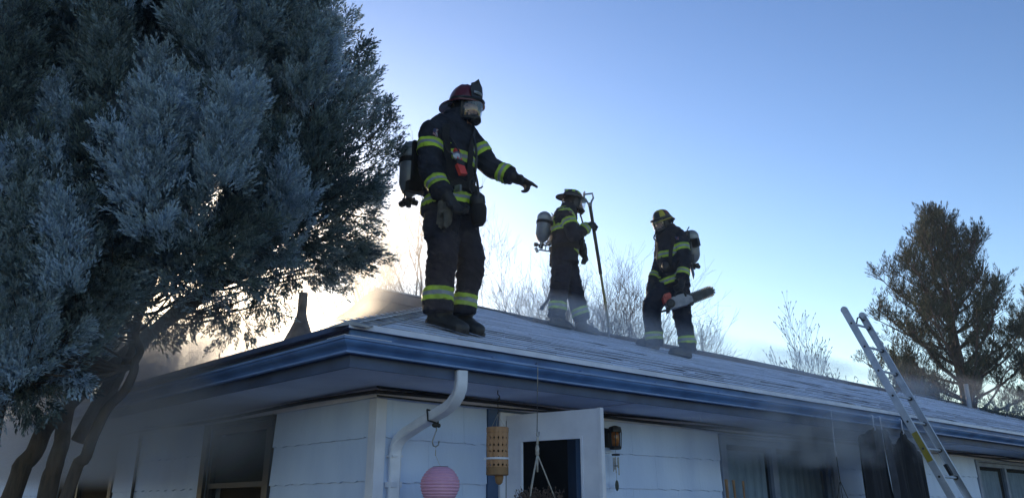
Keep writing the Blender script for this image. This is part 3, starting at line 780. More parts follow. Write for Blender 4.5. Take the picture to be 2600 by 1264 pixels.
        for i in range(n + 1):
            d = (L[min(i + 1, n)] - L[max(i - 1, 0)]).normalized(); s = N[i].cross(d).normalized(); c = L[i] + N[i] * off
            rings.append([c - s * width / 2, c + s * width / 2, c + s * width / 2 - N[i] * 0.006, c - s * width / 2 - N[i] * 0.006])
        mb.loft(rings); return mb.build(name, M[m], parent)
    def patch(self, c, right, up, w, h, parent):
        # small flag sewn on the sleeve, following the cloth
        Mw = ROOTM[self.parent]; Mi = Mw.inverted(); nx, ny = 9, 7
        g_ = []
        for j in range(ny + 1):
            row = []
            for i in range(nx + 1):
                q = Vector(c) + Vector(right) * (w * (i / nx - .5)) + Vector(up) * (h * (j / ny - .5))
                co, no, _, _ = self.bvh.find_nearest(Mi @ q); row.append(Mw @ co + (Mw.to_3x3() @ no) * 0.006)
            g_.append(row)
        mb = MB()
        for j in range(ny):
            for i in range(nx):
                mi = 2 if (j >= 3 and i < 4) else (0 if j % 2 == 0 else 1)
                mb.add([g_[j][i], g_[j][i + 1], g_[j + 1][i + 1], g_[j + 1][i]], [(0, 1, 2, 3)], mi)
        return mb.build('flag_patch', [M['patch_red'], M['patch_white'], M['patch_blue']], parent)
def ring(c, r, f, rx, ry, n=26, sq=0.0, tilt=0.0):
    out = []
    for k in range(n):
        a = 2 * math.pi * k / n; ca, sa = math.cos(a), math.sin(a)
        e = 1.0 + sq * (abs(ca * sa) ** 1.0)
        out.append(Vector(c) + r * (rx * ca * e) + f * (ry * sa * e) + UP * (tilt * sa))
    return out
def add_foot(B, toe, heel, grp, ankle, rw=0.056):
    # work boot on the roof: heel and toe given in plan, height from the roof under each point
    toe, heel = Vector(toe), Vector(heel); toe.z = roof_z(toe); heel.z = roof_z(heel)
    d = toe - heel; L = d.length; d.normalize(); s = d.cross(UP).normalized(); n = s.cross(d)
    secs = [(-0.03, 0.030, 0.035, 0.05), (0.0, 0.046, 0.075, 0.06), (0.10, 0.046, 0.13, 0.062), (0.3, 0.047, 0.135, 0.064), (0.48, 0.052, 0.105, 0.058), (0.66, 0.058, 0.088, 0.055), (0.82, 0.060, 0.078, 0.050), (0.94, 0.048, 0.066, 0.045), (1.0, 0.025, 0.04, 0.04)]
    rings = []
    for t, w, h, _ in secs:
        c = heel + d * (L * t); rr = []
        for k in range(20):
            a = 2 * math.pi * k / 20; ca, sa = math.cos(a), math.sin(a)
            zz = h * 0.5 + (h * 0.5) * (max(sa, -1.0) if sa > 0 else max(sa * 1.6, -1.0))
            rr.append(c + s * (w * (ca if sa > 0 else math.copysign(abs(ca) ** 0.5, ca))) + n * (zz + 0.006))
        rings.append(rr)
    B.rings(rings, grp + '_boot', 'boot')
    B.flat([heel + d * 0.09 + n * 0.06, heel + d * 0.085 + n * 0.14, Vector(ankle) + UP * 0.02], [0.062, 0.06, 0.068], grp + '_boot', 'boot')
    # lugged sole
    mb = MB(); out = []
    for t, w in ((-0.035, 0.02), (-0.02, 0.04), (0.05, 0.052), (0.3, 0.05), (0.5, 0.056), (0.7, 0.064), (0.86, 0.064), (0.97, 0.05), (1.02, 0.02)): out.append((t, w))
    poly = [heel + d * (L * t) + s * w for t, w in out] + [heel + d * (L * t) - s * w for t, w in reversed(out)]
    mb.prism([p + n * 0.0 for p in poly], n * 0.026)
    return mb
def add_hand(B, wrist, dirv, palm_n, grp, curl=(0.9, 0.9, 0.9, 0.9), thumb=1, size=1.0, rf=0.0125, m='glove', thumb_curl=0.5):
    # palm, four fingers of unequal length with two bends, thumb from the side of the palm
    wrist = Vector(wrist); d = Vector(dirv).normalized(); pn = Vector(palm_n); pn = (pn - d * pn.dot(d)).normalized(); s = d.cross(pn) * thumb
    pc = wrist + d * 0.055 * size
    B.ell(pc, d * 0.058 * size, s * 0.047 * size, pn * 0.024 * size, grp, m)
    B.cap(wrist - d * 0.03, wrist + d * 0.03, 0.040 * size, 0.038 * size, grp, m)
    lens = [0.085, 0.095, 0.088, 0.070]
    for k in range(4):
        off = (0.033 - 0.022 * k) * size
        p0 = wrist + d * (0.092 - 0.004 * abs(k - 1)) * size + s * off
        c = curl[k]; L = lens[k] * size
        d1 = (d * math.cos(c * 0.8) + pn * math.sin(c * 0.8)).normalized(); d2 = (d * math.cos(c * 1.9) + pn * math.sin(c * 1.9)).normalized(); d3 = (d * math.cos(c * 2.8) + pn * math.sin(c * 2.8)).normalized()
        p1 = p0 + d1 * L * 0.45; p2 = p1 + d2 * L * 0.32; p3 = p2 + d3 * L * 0.23
        B.cap(p0 - d * 0.02, p1, rf * 1.08 * size, rf * size, grp, m, 10, 3); B.cap(p1, p2, rf * size, rf * 0.95 * size, grp, m, 10, 3); B.cap(p2, p3, rf * 0.95 * size, rf * 0.85 * size, grp, m, 10, 3)
    t0 = wrist + d * 0.03 * size + s * 0.036 * size; t1 = t0 + (d * 0.5 + s * 0.75 + pn * 0.25).normalized() * 0.042 * size
    t2 = t1 + (d * 0.85 + s * (0.3 - thumb_curl) + pn * (0.3 + thumb_curl)).normalized() * 0.036 * size
    B.cap(t0, t1, rf * 1.25 * size, rf * 1.1 * size, grp, m, 10, 3); B.cap(t1, t2, rf * 1.1 * size, rf * 0.95 * size, grp, m, 10, 3)
def add_head(B, c, f, r, u, sc=1.0):
    H = lambda x, y, z: Vector(c) + (r * x + f * y + u * z) * sc
    B.ell(H(0, -0.01, 0.02), r * 0.080 * sc, f * 0.098 * sc, u * 0.108 * sc, 'head', 'hood')
    B.ell(H(0, 0.028, -0.035), r * 0.066 * sc, f * 0.062 * sc, u * 0.082 * sc, 'head', 'hood')
    B.flat([H(0, -0.02, -0.04), H(0, -0.03, -0.11), H(0, -0.035, -0.17)], [0.072 * sc, 0.073 * sc, 0.09 * sc], 'head', 'hood')
    # face: brow, nose, cheeks, lips, chin, eyes set at half the head's height
    B.ell(H(0, 0.052, 0.002), r * 0.056 * sc, f * 0.046 * sc, u * 0.072 * sc, 'face', 'skin')
    B.cap(H(0, 0.097, 0.008), H(0, 0.113, -0.028), 0.009 * sc, 0.014 * sc, 'face', 'skin', 10, 3)
    B.cap(H(-0.032, 0.088, 0.022), H(0.032, 0.088, 0.022), 0.010 * sc, 0.010 * sc, 'face', 'skin', 10, 3)
    B.cap(H(-0.018, 0.090, -0.052), H(0.018, 0.090, -0.052), 0.009 * sc, 0.009 * sc, 'face', 'skin', 10, 3)
    B.ell(H(0, 0.070, -0.075), r * 0.030 * sc, f * 0.026 * sc, u * 0.020 * sc, 'face', 'skin')
    return H
def make_mask(H, sc, parent, r, f, u, hose=None):
    # face piece: rubber skirt, curved clear visor, nose cup and regulator, head straps
    mb = MB(); n = 15; mrows = 9; grid = []
    for j in range(mrows):
        e = -0.92 + 1.62 * j / (mrows - 1); row = []
        for i in range(n):
            a = math.radians(-78 + 156 * i / (n - 1))
            k = 1.0 - 0.12 * (e < -0.3) * (abs(e) - 0.3)
            wx = (0.078 - 0.014 * max(0, -e - .2)) ; row.append(H(wx * 1.08 * math.sin(a), 0.035 + 0.108 * math.cos(a) * k, 0.082 * e + 0.005))
        grid.append(row)
    vs = [p for row in grid for p in row]; mb.add(vs, [(j * n + i, j * n + i + 1, (j + 1) * n + i + 1, (j + 1) * n + i) for j in range(mrows - 1) for i in range(n - 1)])
    mk = MB(); edge = [grid[0][i] for i in range(n)] + [grid[j][-1] for j in range(1, mrows)] + [grid[-1][i] for i in range(n - 2, -1, -1)] + [grid[j][0] for j in range(mrows - 2, 0, -1)]
    mk.tube(edge + [edge[0]], 0.012 * sc, 8, False)
    # side skirts back to the hood
    for sgn in (0, n - 1):
        side = [grid[j][sgn] for j in range(mrows)]; back = [H((-0.082 if sgn == 0 else 0.082), -0.005, 0.082 * (-0.92 + 1.62 * j / (mrows - 1)) * 0.9) for j in range(mrows)]
        mk.add(side + back, [(j, j + 1, mrows + j + 1, mrows + j) for j in range(mrows - 1)])
    mk.tube([H(-.082, 0.0, .05), H(-.088, -.07, .055), H(-.05, -.125, .05), H(.05, -.125, .05), H(.088, -.07, .055), H(.082, 0, .05)], 0.008 * sc, 6)
    mk.tube([H(-.080, 0.0, -.05), H(-.084, -.06, -.02), H(-.05, -.118, .0), H(.05, -.118, .0), H(.084, -.06, -.02), H(.080, 0, -.05)], 0.008 * sc, 6)
    mask = mk.build('face_mask', M['rubber'], parent, smooth=40)
    mb.build('visor', M['visor'], mask, smooth=True)
    mc = MB(); mc.ell(H(0, 0.100, -0.066), r * 0.046 * sc, f * 0.044 * sc, u * 0.034 * sc); mc.build('nose_cup', M['rubber'], mask, smooth=True)
    mr = MB(); ax = (f * 0.85 - u * 0.5); mr.lathe(H(0, 0.110, -0.072), ax, [(0.030 * sc, -.01), (0.036 * sc, 0.0), (0.037 * sc, 0.026 * sc), (0.030 * sc, 0.034 * sc), (0.022 * sc, 0.036 * sc), (0.018 * sc, 0.030 * sc)], 18)
    mr.build('regulator', M['black'], mask, smooth=35)
    return mask
def make_helmet(H, sc, parent, style, r, f, u, shell, brim_m=None):
    if style == 'traditional': dx, dy, dz, z0 = 0.112, 0.132, 0.150, 0.052
    elif style == 'low': dx, dy, dz, z0 = 0.110, 0.130, 0.100, 0.062
    else: dx, dy, dz, z0 = 0.112, 0.130, 0.128, 0.050
    mb = MB(); n = 40; rows = 9; rings = []
    for j in range(rows):
        e = math.radians(88 * j / (rows - 1)); rr = []
        for i in range(n):
            a = 2 * math.pi * i / n
            rib = 1.0 + (0.035 * (0.5 + 0.5 * math.cos(a * 8)) ** 6 * math.cos(e) ** 0.3 if style == 'traditional' else 0.02 * (0.5 + 0.5 * math.cos(a * 4)) ** 4)
            ce = math.cos(e) ** (0.75)
            rr.append(H(dx * math.sin(a) * ce * rib, -0.012 + dy * math.cos(a) * ce * rib, z0 + dz * math.sin(e) * rib))
        rings.append(rr)
    mb.loft(rings); hel = mb.build('helmet', M[shell], parent, smooth=50)
    # brim: long and drooping at the back
    mb = MB(); t = 0.008; inn = []; out = []
    for i in range(n):
        a = 2 * math.pi * i / n; ca, sa = math.cos(a), math.sin(a)      # ca>0 is front
        if style == 'jet': front, back, side = 0.030, 0.050, 0.026
        else: front, back, side = 0.042, 0.095, 0.040
        w = side + (front - side) * max(ca, 0) ** 2 + (back - side) * max(-ca, 0) ** 2
        droop = -0.012 - 0.035 * max(-ca, 0) ** 2 - 0.010 * abs(sa) + (0.004 if ca > 0.3 else 0) - (0.02 * max(ca, 0) if style == 'jet' else 0)
        inn.append((dx * 0.98 * sa, -0.012 + dy * 0.98 * ca, z0)); out.append(((dx + w) * sa, -0.012 + (dy + w) * ca, z0 + droop))
    R1 = [H(x, y, z + .002) for x, y, z in inn]; R2 = [H(x, y, z + .003) for x, y, z in out]; R3 = [H(x, y, z - t) for x, y, z in out]; R4 = [H(x, y, z - t) for x, y, z in inn]
    mb.loft([R1, R2, R3, R4, R1], cap=False); mb.build('brim', M[brim_m or shell], hel, smooth=40)
    mb = MB(); mb.loft([[H(dx * 1.03 * k * math.sin(a), -.012 + dy * 1.03 * k * math.cos(a), z0 + h) for a in [2 * math.pi * i / n for i in range(n)]] for k, h in ((1.0, .002), (1.01, .006), (0.995, .024), (.95, .026))], cap=False)
    mb.build('hat_band', M['blackhelmet'], hel, smooth=40)
    mb = MB(); mb.tube([H(-.085, 0.03, z0 - .005), H(-.078, .05, -.03), H(-.05, .055, -.105), H(0, .065, -.125), H(.05, .055, -.105), H(.078, .05, -.03), H(.085, .03, z0 - .005)], 0.008 * sc, 6)
    mb.build('chin_strap', M['webbing'], hel)
    return hel
def air_pack(label, top, bot, rad, back, f, r, B, person_root, valve_side=1, group='air packs worn by the three people'):
    # cylinder standing valve-down on a back plate, its band, label, valve, gauge, harness
    top, bot = Vector(top), Vector(bot); ax = (top - bot); L = ax.length; ax.normalize()
    t = thing('air_pack', label, 'air tank', bot - UP * 0.06, 0, group)
    mb = MB(); mb.lathe(bot, ax, [(0.022, -0.035), (0.026, -0.02), (0.05, 0.0), (rad * 0.82, 0.035), (rad, 0.085), (rad, L - rad * 1.0), (rad * .93, L - rad * .6), (rad * .74, L - rad * .28), (rad * 0.42, L - 0.06 * rad), (0.02, L)], 26)
    cyl = mb.build('cylinder', M['tank'], t, smooth=50)
    mb = MB(); mb.lathe(bot, ax, [(rad + .0015, L * .70), (rad + .0018, L * .82)], 26, cap=False); mb.build('label_band', M['tanklabel'], cyl, smooth=50)
    mb = MB(); mb.lathe(bot, ax, [(rad + .002, L * .575), (rad + .008, L * .58), (rad + .008, L * .665), (rad + .002, L * .67)], 26, cap=False); mb.build('cylinder_strap', M['webbing'], cyl, smooth=50)
    for hh in (0.845, 0.86):
        mb = MB(); mb.lathe(bot, ax, [(rad + .001, L * hh), (rad + .0016, L * (hh + .006))], 26, cap=False); mb.build('cylinder_line', M['tanklabel'], cyl)
    mb = MB(); vb = bot - ax * 0.055
    mb.tube([bot - ax * .01, vb], 0.017, 10); mb.box(vb, (0.045, 0.04, 0.04)); mb.tube([vb - r * .01 * valve_side, vb + r * 0.055 * valve_side - back * 0], 0.012, 8)
    mb.tube([vb, vb + back * 0.06], 0.013, 8); mb.tube([vb + back * .055, vb + back * 0.10], 0.027, 10); mb.tube([vb - UP * .005, vb - UP * .05], 0.02, 10)
    mb.tube([vb, vb - back * 0.07], 0.012, 8); mb.tube([vb - r * .03, vb - r * .075], 0.022, 10)
    mb.build('valve', M['black'], t, smooth=40)
    pc = (top + bot) / 2 - back * (rad + 0.03)
    mb = MB(); R = Matrix((r, -back, ax)).transposed()
    mb.box(pc - ax * 0.02, (0.13, 0.03, L * 0.9), R); mb.box(pc - ax * (L * .47), (0.2, 0.05, 0.08), R); mb.box(pc + ax * (L * .12) + back * .03, (0.09, 0.06, 0.05), R); mb.box(pc - ax * (L * .2) + back * .03, (0.09, 0.06, 0.05), R)
    bp = mb.build('back_plate', M['black'], t)
    mb = MB()
    mb.tube([pc - ax * L * .45 + r * .07, pc - ax * (L * .55) + r * .10 + back * .03, vb + r * .04], 0.007, 6); mb.tube([pc + ax * L * .4 - r * .05 - back * .02, pc + ax * (L * .53) - r * .06 + back * .015, pc + ax * L * .45 - r * .09 - back * .03], 0.007, 6)
    mb.build('air_line', M['black'], t, smooth=True)
    return t
def side_letters(txt, c, right, up, size, m, parent, name='lettering', depth=0.002):
    cu = bpy.data.curves.new('tmp_txt', 'FONT'); cu.body = txt; cu.size = size; cu.align_x = 'CENTER'; cu.align_y = 'CENTER'; cu.extrude = depth; cu.resolution_u = 2
    o = bpy.data.objects.new('tmp_txt', cu); COL.objects.link(o)
    dg = bpy.context.evaluated_depsgraph_get(); dg.update(); me = bpy.data.meshes.new_from_object(o.evaluated_get(dg)); COL.objects.unlink(o); bpy.data.objects.remove(o)
    right = Vector(right).normalized(); up = Vector(up); up = (up - right * up.dot(right)).normalized(); n = right.cross(up)
    mm = Matrix((right, up, n)).transposed().to_4x4(); mm.translation = Vector(c)
    me.transform(ROOTM[parent].inverted() @ mm); me.materials.clear(); me.materials.append(m)
    b = bpy.data.objects.new(name, me); COL.objects.link(b); b.parent = parent; ROOTM[b] = ROOTM[parent]
    return b
def coil(mb, p0, p1, sag, r, n=12, side=Vector((0, 0, 0))):
    p0, p1 = Vector(p0), Vector(p1)
    mb.tube([p0.lerp(p1, i / n) - UP * sag * 4 * (i / n) * (1 - i / n) + side * 4 * (i / n) * (1 - i / n) for i in range(n + 1)], r, 8)

# ------------------------------------------------------------------ first person: red helmet, pointing
D = 5.98
P = lambda x, y, dz=0.0: at(x, y, D + dz)
f = Vector((0.67, -0.74, 0)).normalized(); r = Vector((f.y, -f.x, 0))
base = P(1135, 838); base.z = roof_z(base)
p1 = thing('person', 'person in black turnout gear and dark red helmet pointing with an outstretched arm', 'person', base)
B = Body()
B.rings([ring(P(1160, 292), r, f, 0.085, 0.09), ring(P(1157, 300), r, f, 0.105, 0.098), ring(P(1150, 309), r, f, 0.160, 0.112), ring(P(1146, 322), r, f, 0.200, 0.132), ring(P(1143, 350), r, f, 0.218, 0.158), ring(P(1142, 405), r, f, 0.212, 0.165), ring(P(1143, 445), r, f, 0.205, 0.16), ring(P(1145, 478), r, f, 0.205, 0.158), ring(P(1145, 505), r, f, 0.218, 0.168), ring(P(1143, 530), r, f, 0.225, 0.178), ring(P(1141, 550), r, f, 0.228, 0.182)], 'torso', 'coat')
B.flat([P(1160, 312), P(1162, 300), P(1164, 288)], [0.115, 0.112, 0.106], 'collar', 'coat')
sh, el, wr = P(1095, 334, -.13), P(1091, 428, -.20), P(1120, 486, -.27)
B.cap(sh, el, 0.090, 0.088, 'arm_near', 'coat', bulge=.04); B.cap(el, wr, 0.087, 0.068, 'arm_near', 'coat'); B.cap(P(1128, 326, -.05), sh, 0.10, 0.09, 'arm_near', 'coat')
B.flat([wr.lerp(el, .25), wr, wr + (wr - el) * 0.10], [0.078, 0.080, 0.079], 'arm_near', 'coat')
hd = (P(1163, 538, -.27) - wr).normalized()
add_hand(B, P(1139, 505, -.275), hd, (0.5, -0.2, -0.3), 'hand_near', (0.5, 0.55, 0.6, 0.65), thumb=1, size=1.16)
sh2, el2, wr2 = P(1187, 344, .12), P(1244, 424, .13), P(1296, 445, .08)
B.cap(sh2, el2, 0.085, 0.080, 'arm_far', 'coat', bulge=.04); B.cap(el2, wr2, 0.080, 0.062, 'arm_far', 'coat'); B.cap(P(1164, 330, .05), sh2, 0.10, 0.088, 'arm_far', 'coat')
B.flat([wr2.lerp(el2, .3), wr2, wr2 + (wr2 - el2) * 0.10], [0.072, 0.072, 0.070], 'arm_far', 'coat')
add_hand(B, P(1308, 452, .07), P(1340, 468, .06) - P(1308, 452, .07), (-0.25, -0.25, -1), 'hand_far', (0.06, 0.85, 0.95, 1.0), thumb=-1, size=1.12, rf=0.0128)
k1, a1 = P(1124, 660, -.12), P(1113, 782, -.07)
B.flat([P(1122, 535, -.06), P(1122, 575, -.08), P(1124, 615, -.10), k1, P(1119, 690, -.10), P(1114, 735, -.08), P(1112, 768, -.07), P(1112, 793, -.07)], [0.126, 0.128, 0.118, 0.110, 0.104, 0.102, 0.108, 0.113], 'leg_near', 'trousers')
k2 = P(1197, 660, .03)
B.flat([P(1166, 535, .06), P(1172, 575, .06), P(1182, 615, .05), k2, P(1194, 695, .05), P(1185, 740, .08), P(1179, 770, .09), P(1178, 797, .10)], [0.12, 0.125, 0.116, 0.106, 0.098, 0.084, 0.086, 0.092], 'leg_far', 'trousers')
solA = add_foot(B, at(1184, 836, 5.84), at(1089, 818, 6.0), 'leg_near', P(1112, 775, -.05))
solB = add_foot(B, at(1222, 830, 6.02), at(1150, 818, 6.20), 'leg_far', P(1172, 780, .1))
hf = Vector((0.74, -0.66, -0.16)).normalized(); hr = hf.cross(UP).normalized(); hu = hr.cross(hf)
HC1 = P(1180, 279)
H1 = lambda x, y, z: HC1 + hr * x + hf * y + hu * z
F1 = add_head(B, HC1 - hu * 0.018, hf, hr, hu, 1.14)
# cargo pocket flap and coat pocket volumes
B.rings([ring(P(1098, 560, -.14), r, f, 0.055, 0.075), ring(P(1098, 605, -.15), r, f, 0.058, 0.08)], 'leg_near', 'trousers')
body = B.finish('body', p1, seed=1)
solA.build('boot_sole', M['rubber'], body); solB.build('boot_sole', M['rubber'], body)
B.tape('leg_near', P(1113, 749, -.08), P(1114, 700, -.08) - P(1112, 780, -.08), 0.088)
B.tape('leg_far', P(1177, 764, .09), P(1184, 720, .09) - P(1174, 790, .09), 0.082, lime='lime_dull')
B.tape('arm_near', P(1094, 378, -.15), (sh - el) + Vector((.03, 0, .0)), 0.082)
B.tape('arm_near', P(1109, 470, -.24), el - wr, 0.080)
B.tape('arm_far', P(1216, 387, .12), sh2 - el2, 0.080)
B.tape('arm_far', P(1281, 440, .10), el2 - wr2, 0.072)
B.tape('torso', P(1150, 412), UP + f * 0.0, 0.075)
B.tape('torso', P(1150, 524), (UP - f * 0.18), 0.080)
B.patch(P(1093, 340, -.2) + Vector((.055, -.05, 0)), (0.8, -0.6, -.1), (0.12, 0, 1), 0.085, 0.055, body)
make_mask(F1, 1.14, p1, hr, hf, hu)
hel = make_helmet(H1, 1.0, p1, 'traditional', hr, hf, hu, 'redhelmet')
mb = MB(); sh_p = [(-.055, .0), (-.066, .06), (-.058, .115), (-.028, .135), (0, .165), (.028, .135), (.058, .115), (.066, .06), (.055, .0)]
pl_ = [H1(x, 0.118 - 0.20 * z + 0.02 + (-0.35 * abs(x)), 0.070 + z) for x, z in sh_p]
mb.prism(pl_, hf * 0.008); mb.build('front_shield', M['blackhelmet'], hel)
mb = MB(); pp = [H1(x, 0.147 - 0.20 * z + (-0.35 * abs(x)), 0.070 + z) for x, z in ((-.042, .035), (.042, .035), (.042, .055), (0, .055), (-.042, .055))]
mb.prism(pp, hf * 0.003); mb.build('shield_panel', M['silver'], hel)
# harness, device, hoses (worn gear moves with its pack)
ap1 = air_pack('grey air cylinder worn valve-down on the pointing person\'s back', P(1046, 361, .14), P(1039, 493, .16), 0.084, -f, f, r, B, p1)
B.strap([P(1096, 335, .12), P(1128, 318, .0), P(1132, 345, -.2), P(1140, 400, -.2), P(1150, 460, -.2)], 0.055, ap1, name='shoulder_strap')
B.strap([P(1170, 330, .2), P(1190, 335, .05), P(1200, 370, -.08), P(1200, 420, -.1), P(1195, 465, -.1)], 0.055, ap1, name='shoulder_strap')
B.band('torso', P(1145, 482), UP, [(-0.026, 0.026, 'webbing', 'waist_belt')], off=0.016, parent=ap1)
mb = MB(); bq = P(1163, 478, -.20); mb.box(bq, (0.05, 0.02, 0.045), Matrix.Rotation(-.6, 3, 'Z')); mb.build('buckle', M['steel'], ap1)
dv = thing('radio_device', 'orange-red handset clipped to the chest of the pointing person', 'radio', P(1170, 445, -.24))
mb = MB(); q0, q1 = P(1158, 380, -.215), P(1167, 412, -.235); mb.bar(q0, q1, 0.042, 0.028, up=f); o_ = mb.build('upper_body', M['orange'], dv)
mb = MB(); q2, q3 = P(1166, 418, -.24), P(1176, 444, -.245); mb.bar(q2, q3, 0.062, 0.03, up=f); mb.build('lower_body', M['orange'], dv)
mb = MB(); mb.bar(q1 - (q1 - q0) * .1, q2 + (q3 - q2) * .1, 0.066, 0.036, up=f); mb.build('clip', M['black'], dv)
mb = MB(); gc = P(1160, 397, -.24); mb.lathe(gc, f + Vector((-.3, -.2, 0)), [(0.03, -.012), (0.034, 0.0), (0.034, 0.014), (0.026, 0.018), (0.022, 0.012), (0.008, 0.012)], 18); mb.build('gauge', M['steel'], dv, smooth=35)
mb = MB(); coil(mb, P(1130, 355, -.2), gc, 0.03, 0.006, 10, Vector((-.02, -.03, 0))); coil(mb, P(1140, 345, -.2), P(1165, 385, -.23), 0.03, 0.005, 10, Vector((.02, -.02, 0))); mb.build('cord', M['black'], dv, smooth=True)
mb = MB(); coil(mb, P(1200, 345, -.12), P(1206, 440, -.16), 0, 0.010, 14, Vector((.02, -.03, 0))); coil(mb, P(1206, 440, -.16), P(1215, 520, -.18), 0, 0.010, 14, Vector((.01, -.02, 0)))
coil(mb, P(1200, 462, -.15), P(1226, 473, -.15), 0.03, 0.006, 12); coil(mb, P(1208, 440, -.15), P(1203, 495, -.15), 0, 0.005, 12, Vector((-.04, 0, 0))); mb.build('air_hose', M['black'], ap1, smooth=True)
rp1 = thing('regulator_pouch', 'black regulator and pouch hanging at the right hip of the pointing person', 'pouch', P(1212, 575, -.14))
mb = MB(); mb.loft([ring(P(1212, y, -.14), r, f, rx * .85, rx) for y, rx in ((492, .035), (500, .06), (516, .066), (524, .056))]); mb.build('pouch_top', M['black'], rp1, smooth=40)
mb = MB(); mb.loft([ring(P(1215, y, -.14), r, f, rx * .85, rx) for y, rx in ((522, .058), (530, .066), (548, .064), (562, .06), (572, .04))]); mb.build('pouch_bottom', M['webbing'], rp1, smooth=40)
gl1 = thing('spare_gloves', 'pair of grey work gloves clipped to the belt beside the lowered hand', 'gloves', P(1132, 562, -.3))
class _G(Body): pass
for k_, (x0, dz) in enumerate(((1122, -.255), (1138, -.275))):
    G = Body(); add_hand(G, P(x0, 527, dz), Vector((0.02 * k_, 0, -1)), (-.5, .6, 0), 'g', (0.12, 0.1, 0.14, 0.2), thumb=1 - 2 * k_, size=0.80)
    go = G.finish('glove', gl1, voxel=0.006, wr=0.6, seed=9 + k_); go.data.materials.clear(); go.data.materials.append(M['greyglove']); go.data.polygons.foreach_set('material_index', [0] * len(go.data.polygons))

# ------------------------------------------------------------------ second person: black helmet, pike pole, profile
D = 10.62
f = Vector((0.96, 0.28, 0)).normalized(); r = Vector((f.y, -f.x, 0))
base = P(1432, 845); base.z = roof_z(base)
p2 = thing('person', 'person in turnout gear seen from the side, holding a long pole upright', 'person', base)
B = Body()
B.rings([ring(P(1443, 523), r, f, 0.09, 0.095), ring(P(1440, 529), r, f, 0.15, 0.115), ring(P(1436, 538), r, f, 0.195, 0.138), ring(P(1434, 552), r, f, 0.21, 0.15), ring(P(1433, 570), r, f, 0.212, 0.155), ring(P(1433, 592), r, f, 0.208, 0.165), ring(P(1434, 615), r, f, 0.20, 0.165), ring(P(1433, 635), r, f, 0.208, 0.172), ring(P(1432, 655), r, f, 0.22, 0.185), ring(P(1432, 672), r, f, 0.225, 0.19)], 'torso', 'coat')
B.flat([P(1443, 535), P(1445, 527), P(1446, 520)], [0.118, 0.114, 0.108], 'collar', 'coat')
sh, el, wr = P(1441, 550, -.19), P(1457, 599, -.27), P(1489, 577, -.16)
B.cap(sh, el, 0.092, 0.088, 'arm_near', 'coat', bulge=.04); B.cap(el, wr, 0.085, 0.062, 'arm_near', 'coat'); B.cap(P(1438, 545, -.05), sh, 0.10, 0.092, 'arm_near', 'coat')
B.flat([wr.lerp(el, .3), wr, wr + (wr - el) * .08], [0.072, 0.070, 0.068], 'arm_near', 'coat')
HAND2 = P(1509, 569, -.10)
add_hand(B, P(1494, 574, -.15), HAND2 - P(1494, 574, -.15), (0.35, 0.9, -0.1), 'hand_near', (0.85, 0.85, 0.85, 0.85), thumb=-1, size=1.15)
sh2, el2, wr2 = P(1445, 550, .19), P(1468, 606, .24), P(1480, 640, .10)
B.cap(sh2, el2, 0.088, 0.082, 'arm_far', 'coat'); B.cap(el2, wr2, 0.08, 0.062, 'arm_far', 'coat'); B.cap(P(1440, 556, .05), sh2, 0.10, 0.09, 'arm_far', 'coat')
add_hand(B, P(1482, 646, .08), P(1492, 664, .02) - P(1482, 646, .08), (-.6, -.3, -.4), 'hand_far', (0.9, 0.9, 0.9, 0.9), thumb=1, size=1.12)
B.flat([P(1427, 665, -.07), P(1424, 690, -.09), P(1421, 720, -.10), P(1419, 745, -.10), P(1416, 775, -.09), P(1414, 793, -.09), P(1413, 807, -.09)], [0.13, 0.13, 0.12, 0.115, 0.108, 0.108, 0.112], 'leg_near', 'trousers')
B.flat([P(1440, 665, .07), P(1446, 690, .09), P(1453, 716, .09), P(1459, 742, .09), P(1467, 772, .08), P(1474, 795, .08), P(1478, 812, .08)], [0.13, 0.13, 0.12, 0.115, 0.105, 0.105, 0.112], 'leg_far', 'trousers')
solA = add_foot(B, at(1453, 842, 10.56), at(1394, 832, 10.50), 'leg_near', P(1413, 798, -.09))
solB = add_foot(B, at(1519, 846, 10.86), at(1462, 843, 10.72), 'leg_far', P(1477, 802, .08))
hf = Vector((0.95, 0.16, -0.22)).normalized(); hr = hf.cross(UP).normalized(); hu = hr.cross(hf)
HC2 = P(1454, 512)
H2 = lambda x, y, z: HC2 + hr * x + hf * y + hu * z
F2 = add_head(B, HC2 - hu * 0.015 + hf * 0.01, hf, hr, hu, 1.16)
B.rings([ring(P(1424, 690, -.19), r, f, 0.045, 0.085), ring(P(1423, 716, -.19), r, f, 0.045, 0.085)], 'leg_near', 'trousers')
body = B.finish('body', p2, voxel=0.0105, seed=2)
solA.build('boot_sole', M['rubber'], body); solB.build('boot_sole', M['rubber'], body)
B.tape('leg_near', P(1415, 777, -.09), P(1418, 740, -.09) - P(1413, 805, -.09), 0.092)
B.tape('leg_far', P(1469, 793, .08), P(1458, 745, .08) - P(1478, 808, .08) + Vector((-.03, 0, .02)), 0.092)
B.tape('arm_near', P(1446, 567, -.2), (sh - el) + Vector((.0, 0, .03)), 0.080)
B.tape('arm_near', P(1484, 581, -.18), el - wr, 0.070)
B.tape('torso', P(1433, 583), UP, 0.080)
B.tape('torso', P(1450, 636), UP + f * 0.45, 0.075, clip=lambda q: (q - P(1440, 640)).dot(f) > 0.02)
B.patch(P(1452, 541, -.24), (1, .2, -.25), (0.2, 0, 1), 0.075, 0.04, body)
make_mask(F2, 1.16, p2, hr, hf, hu)
hel = make_helmet(H2, 1.0, p2, 'low', hr, hf, hu, 'blackhelmet')
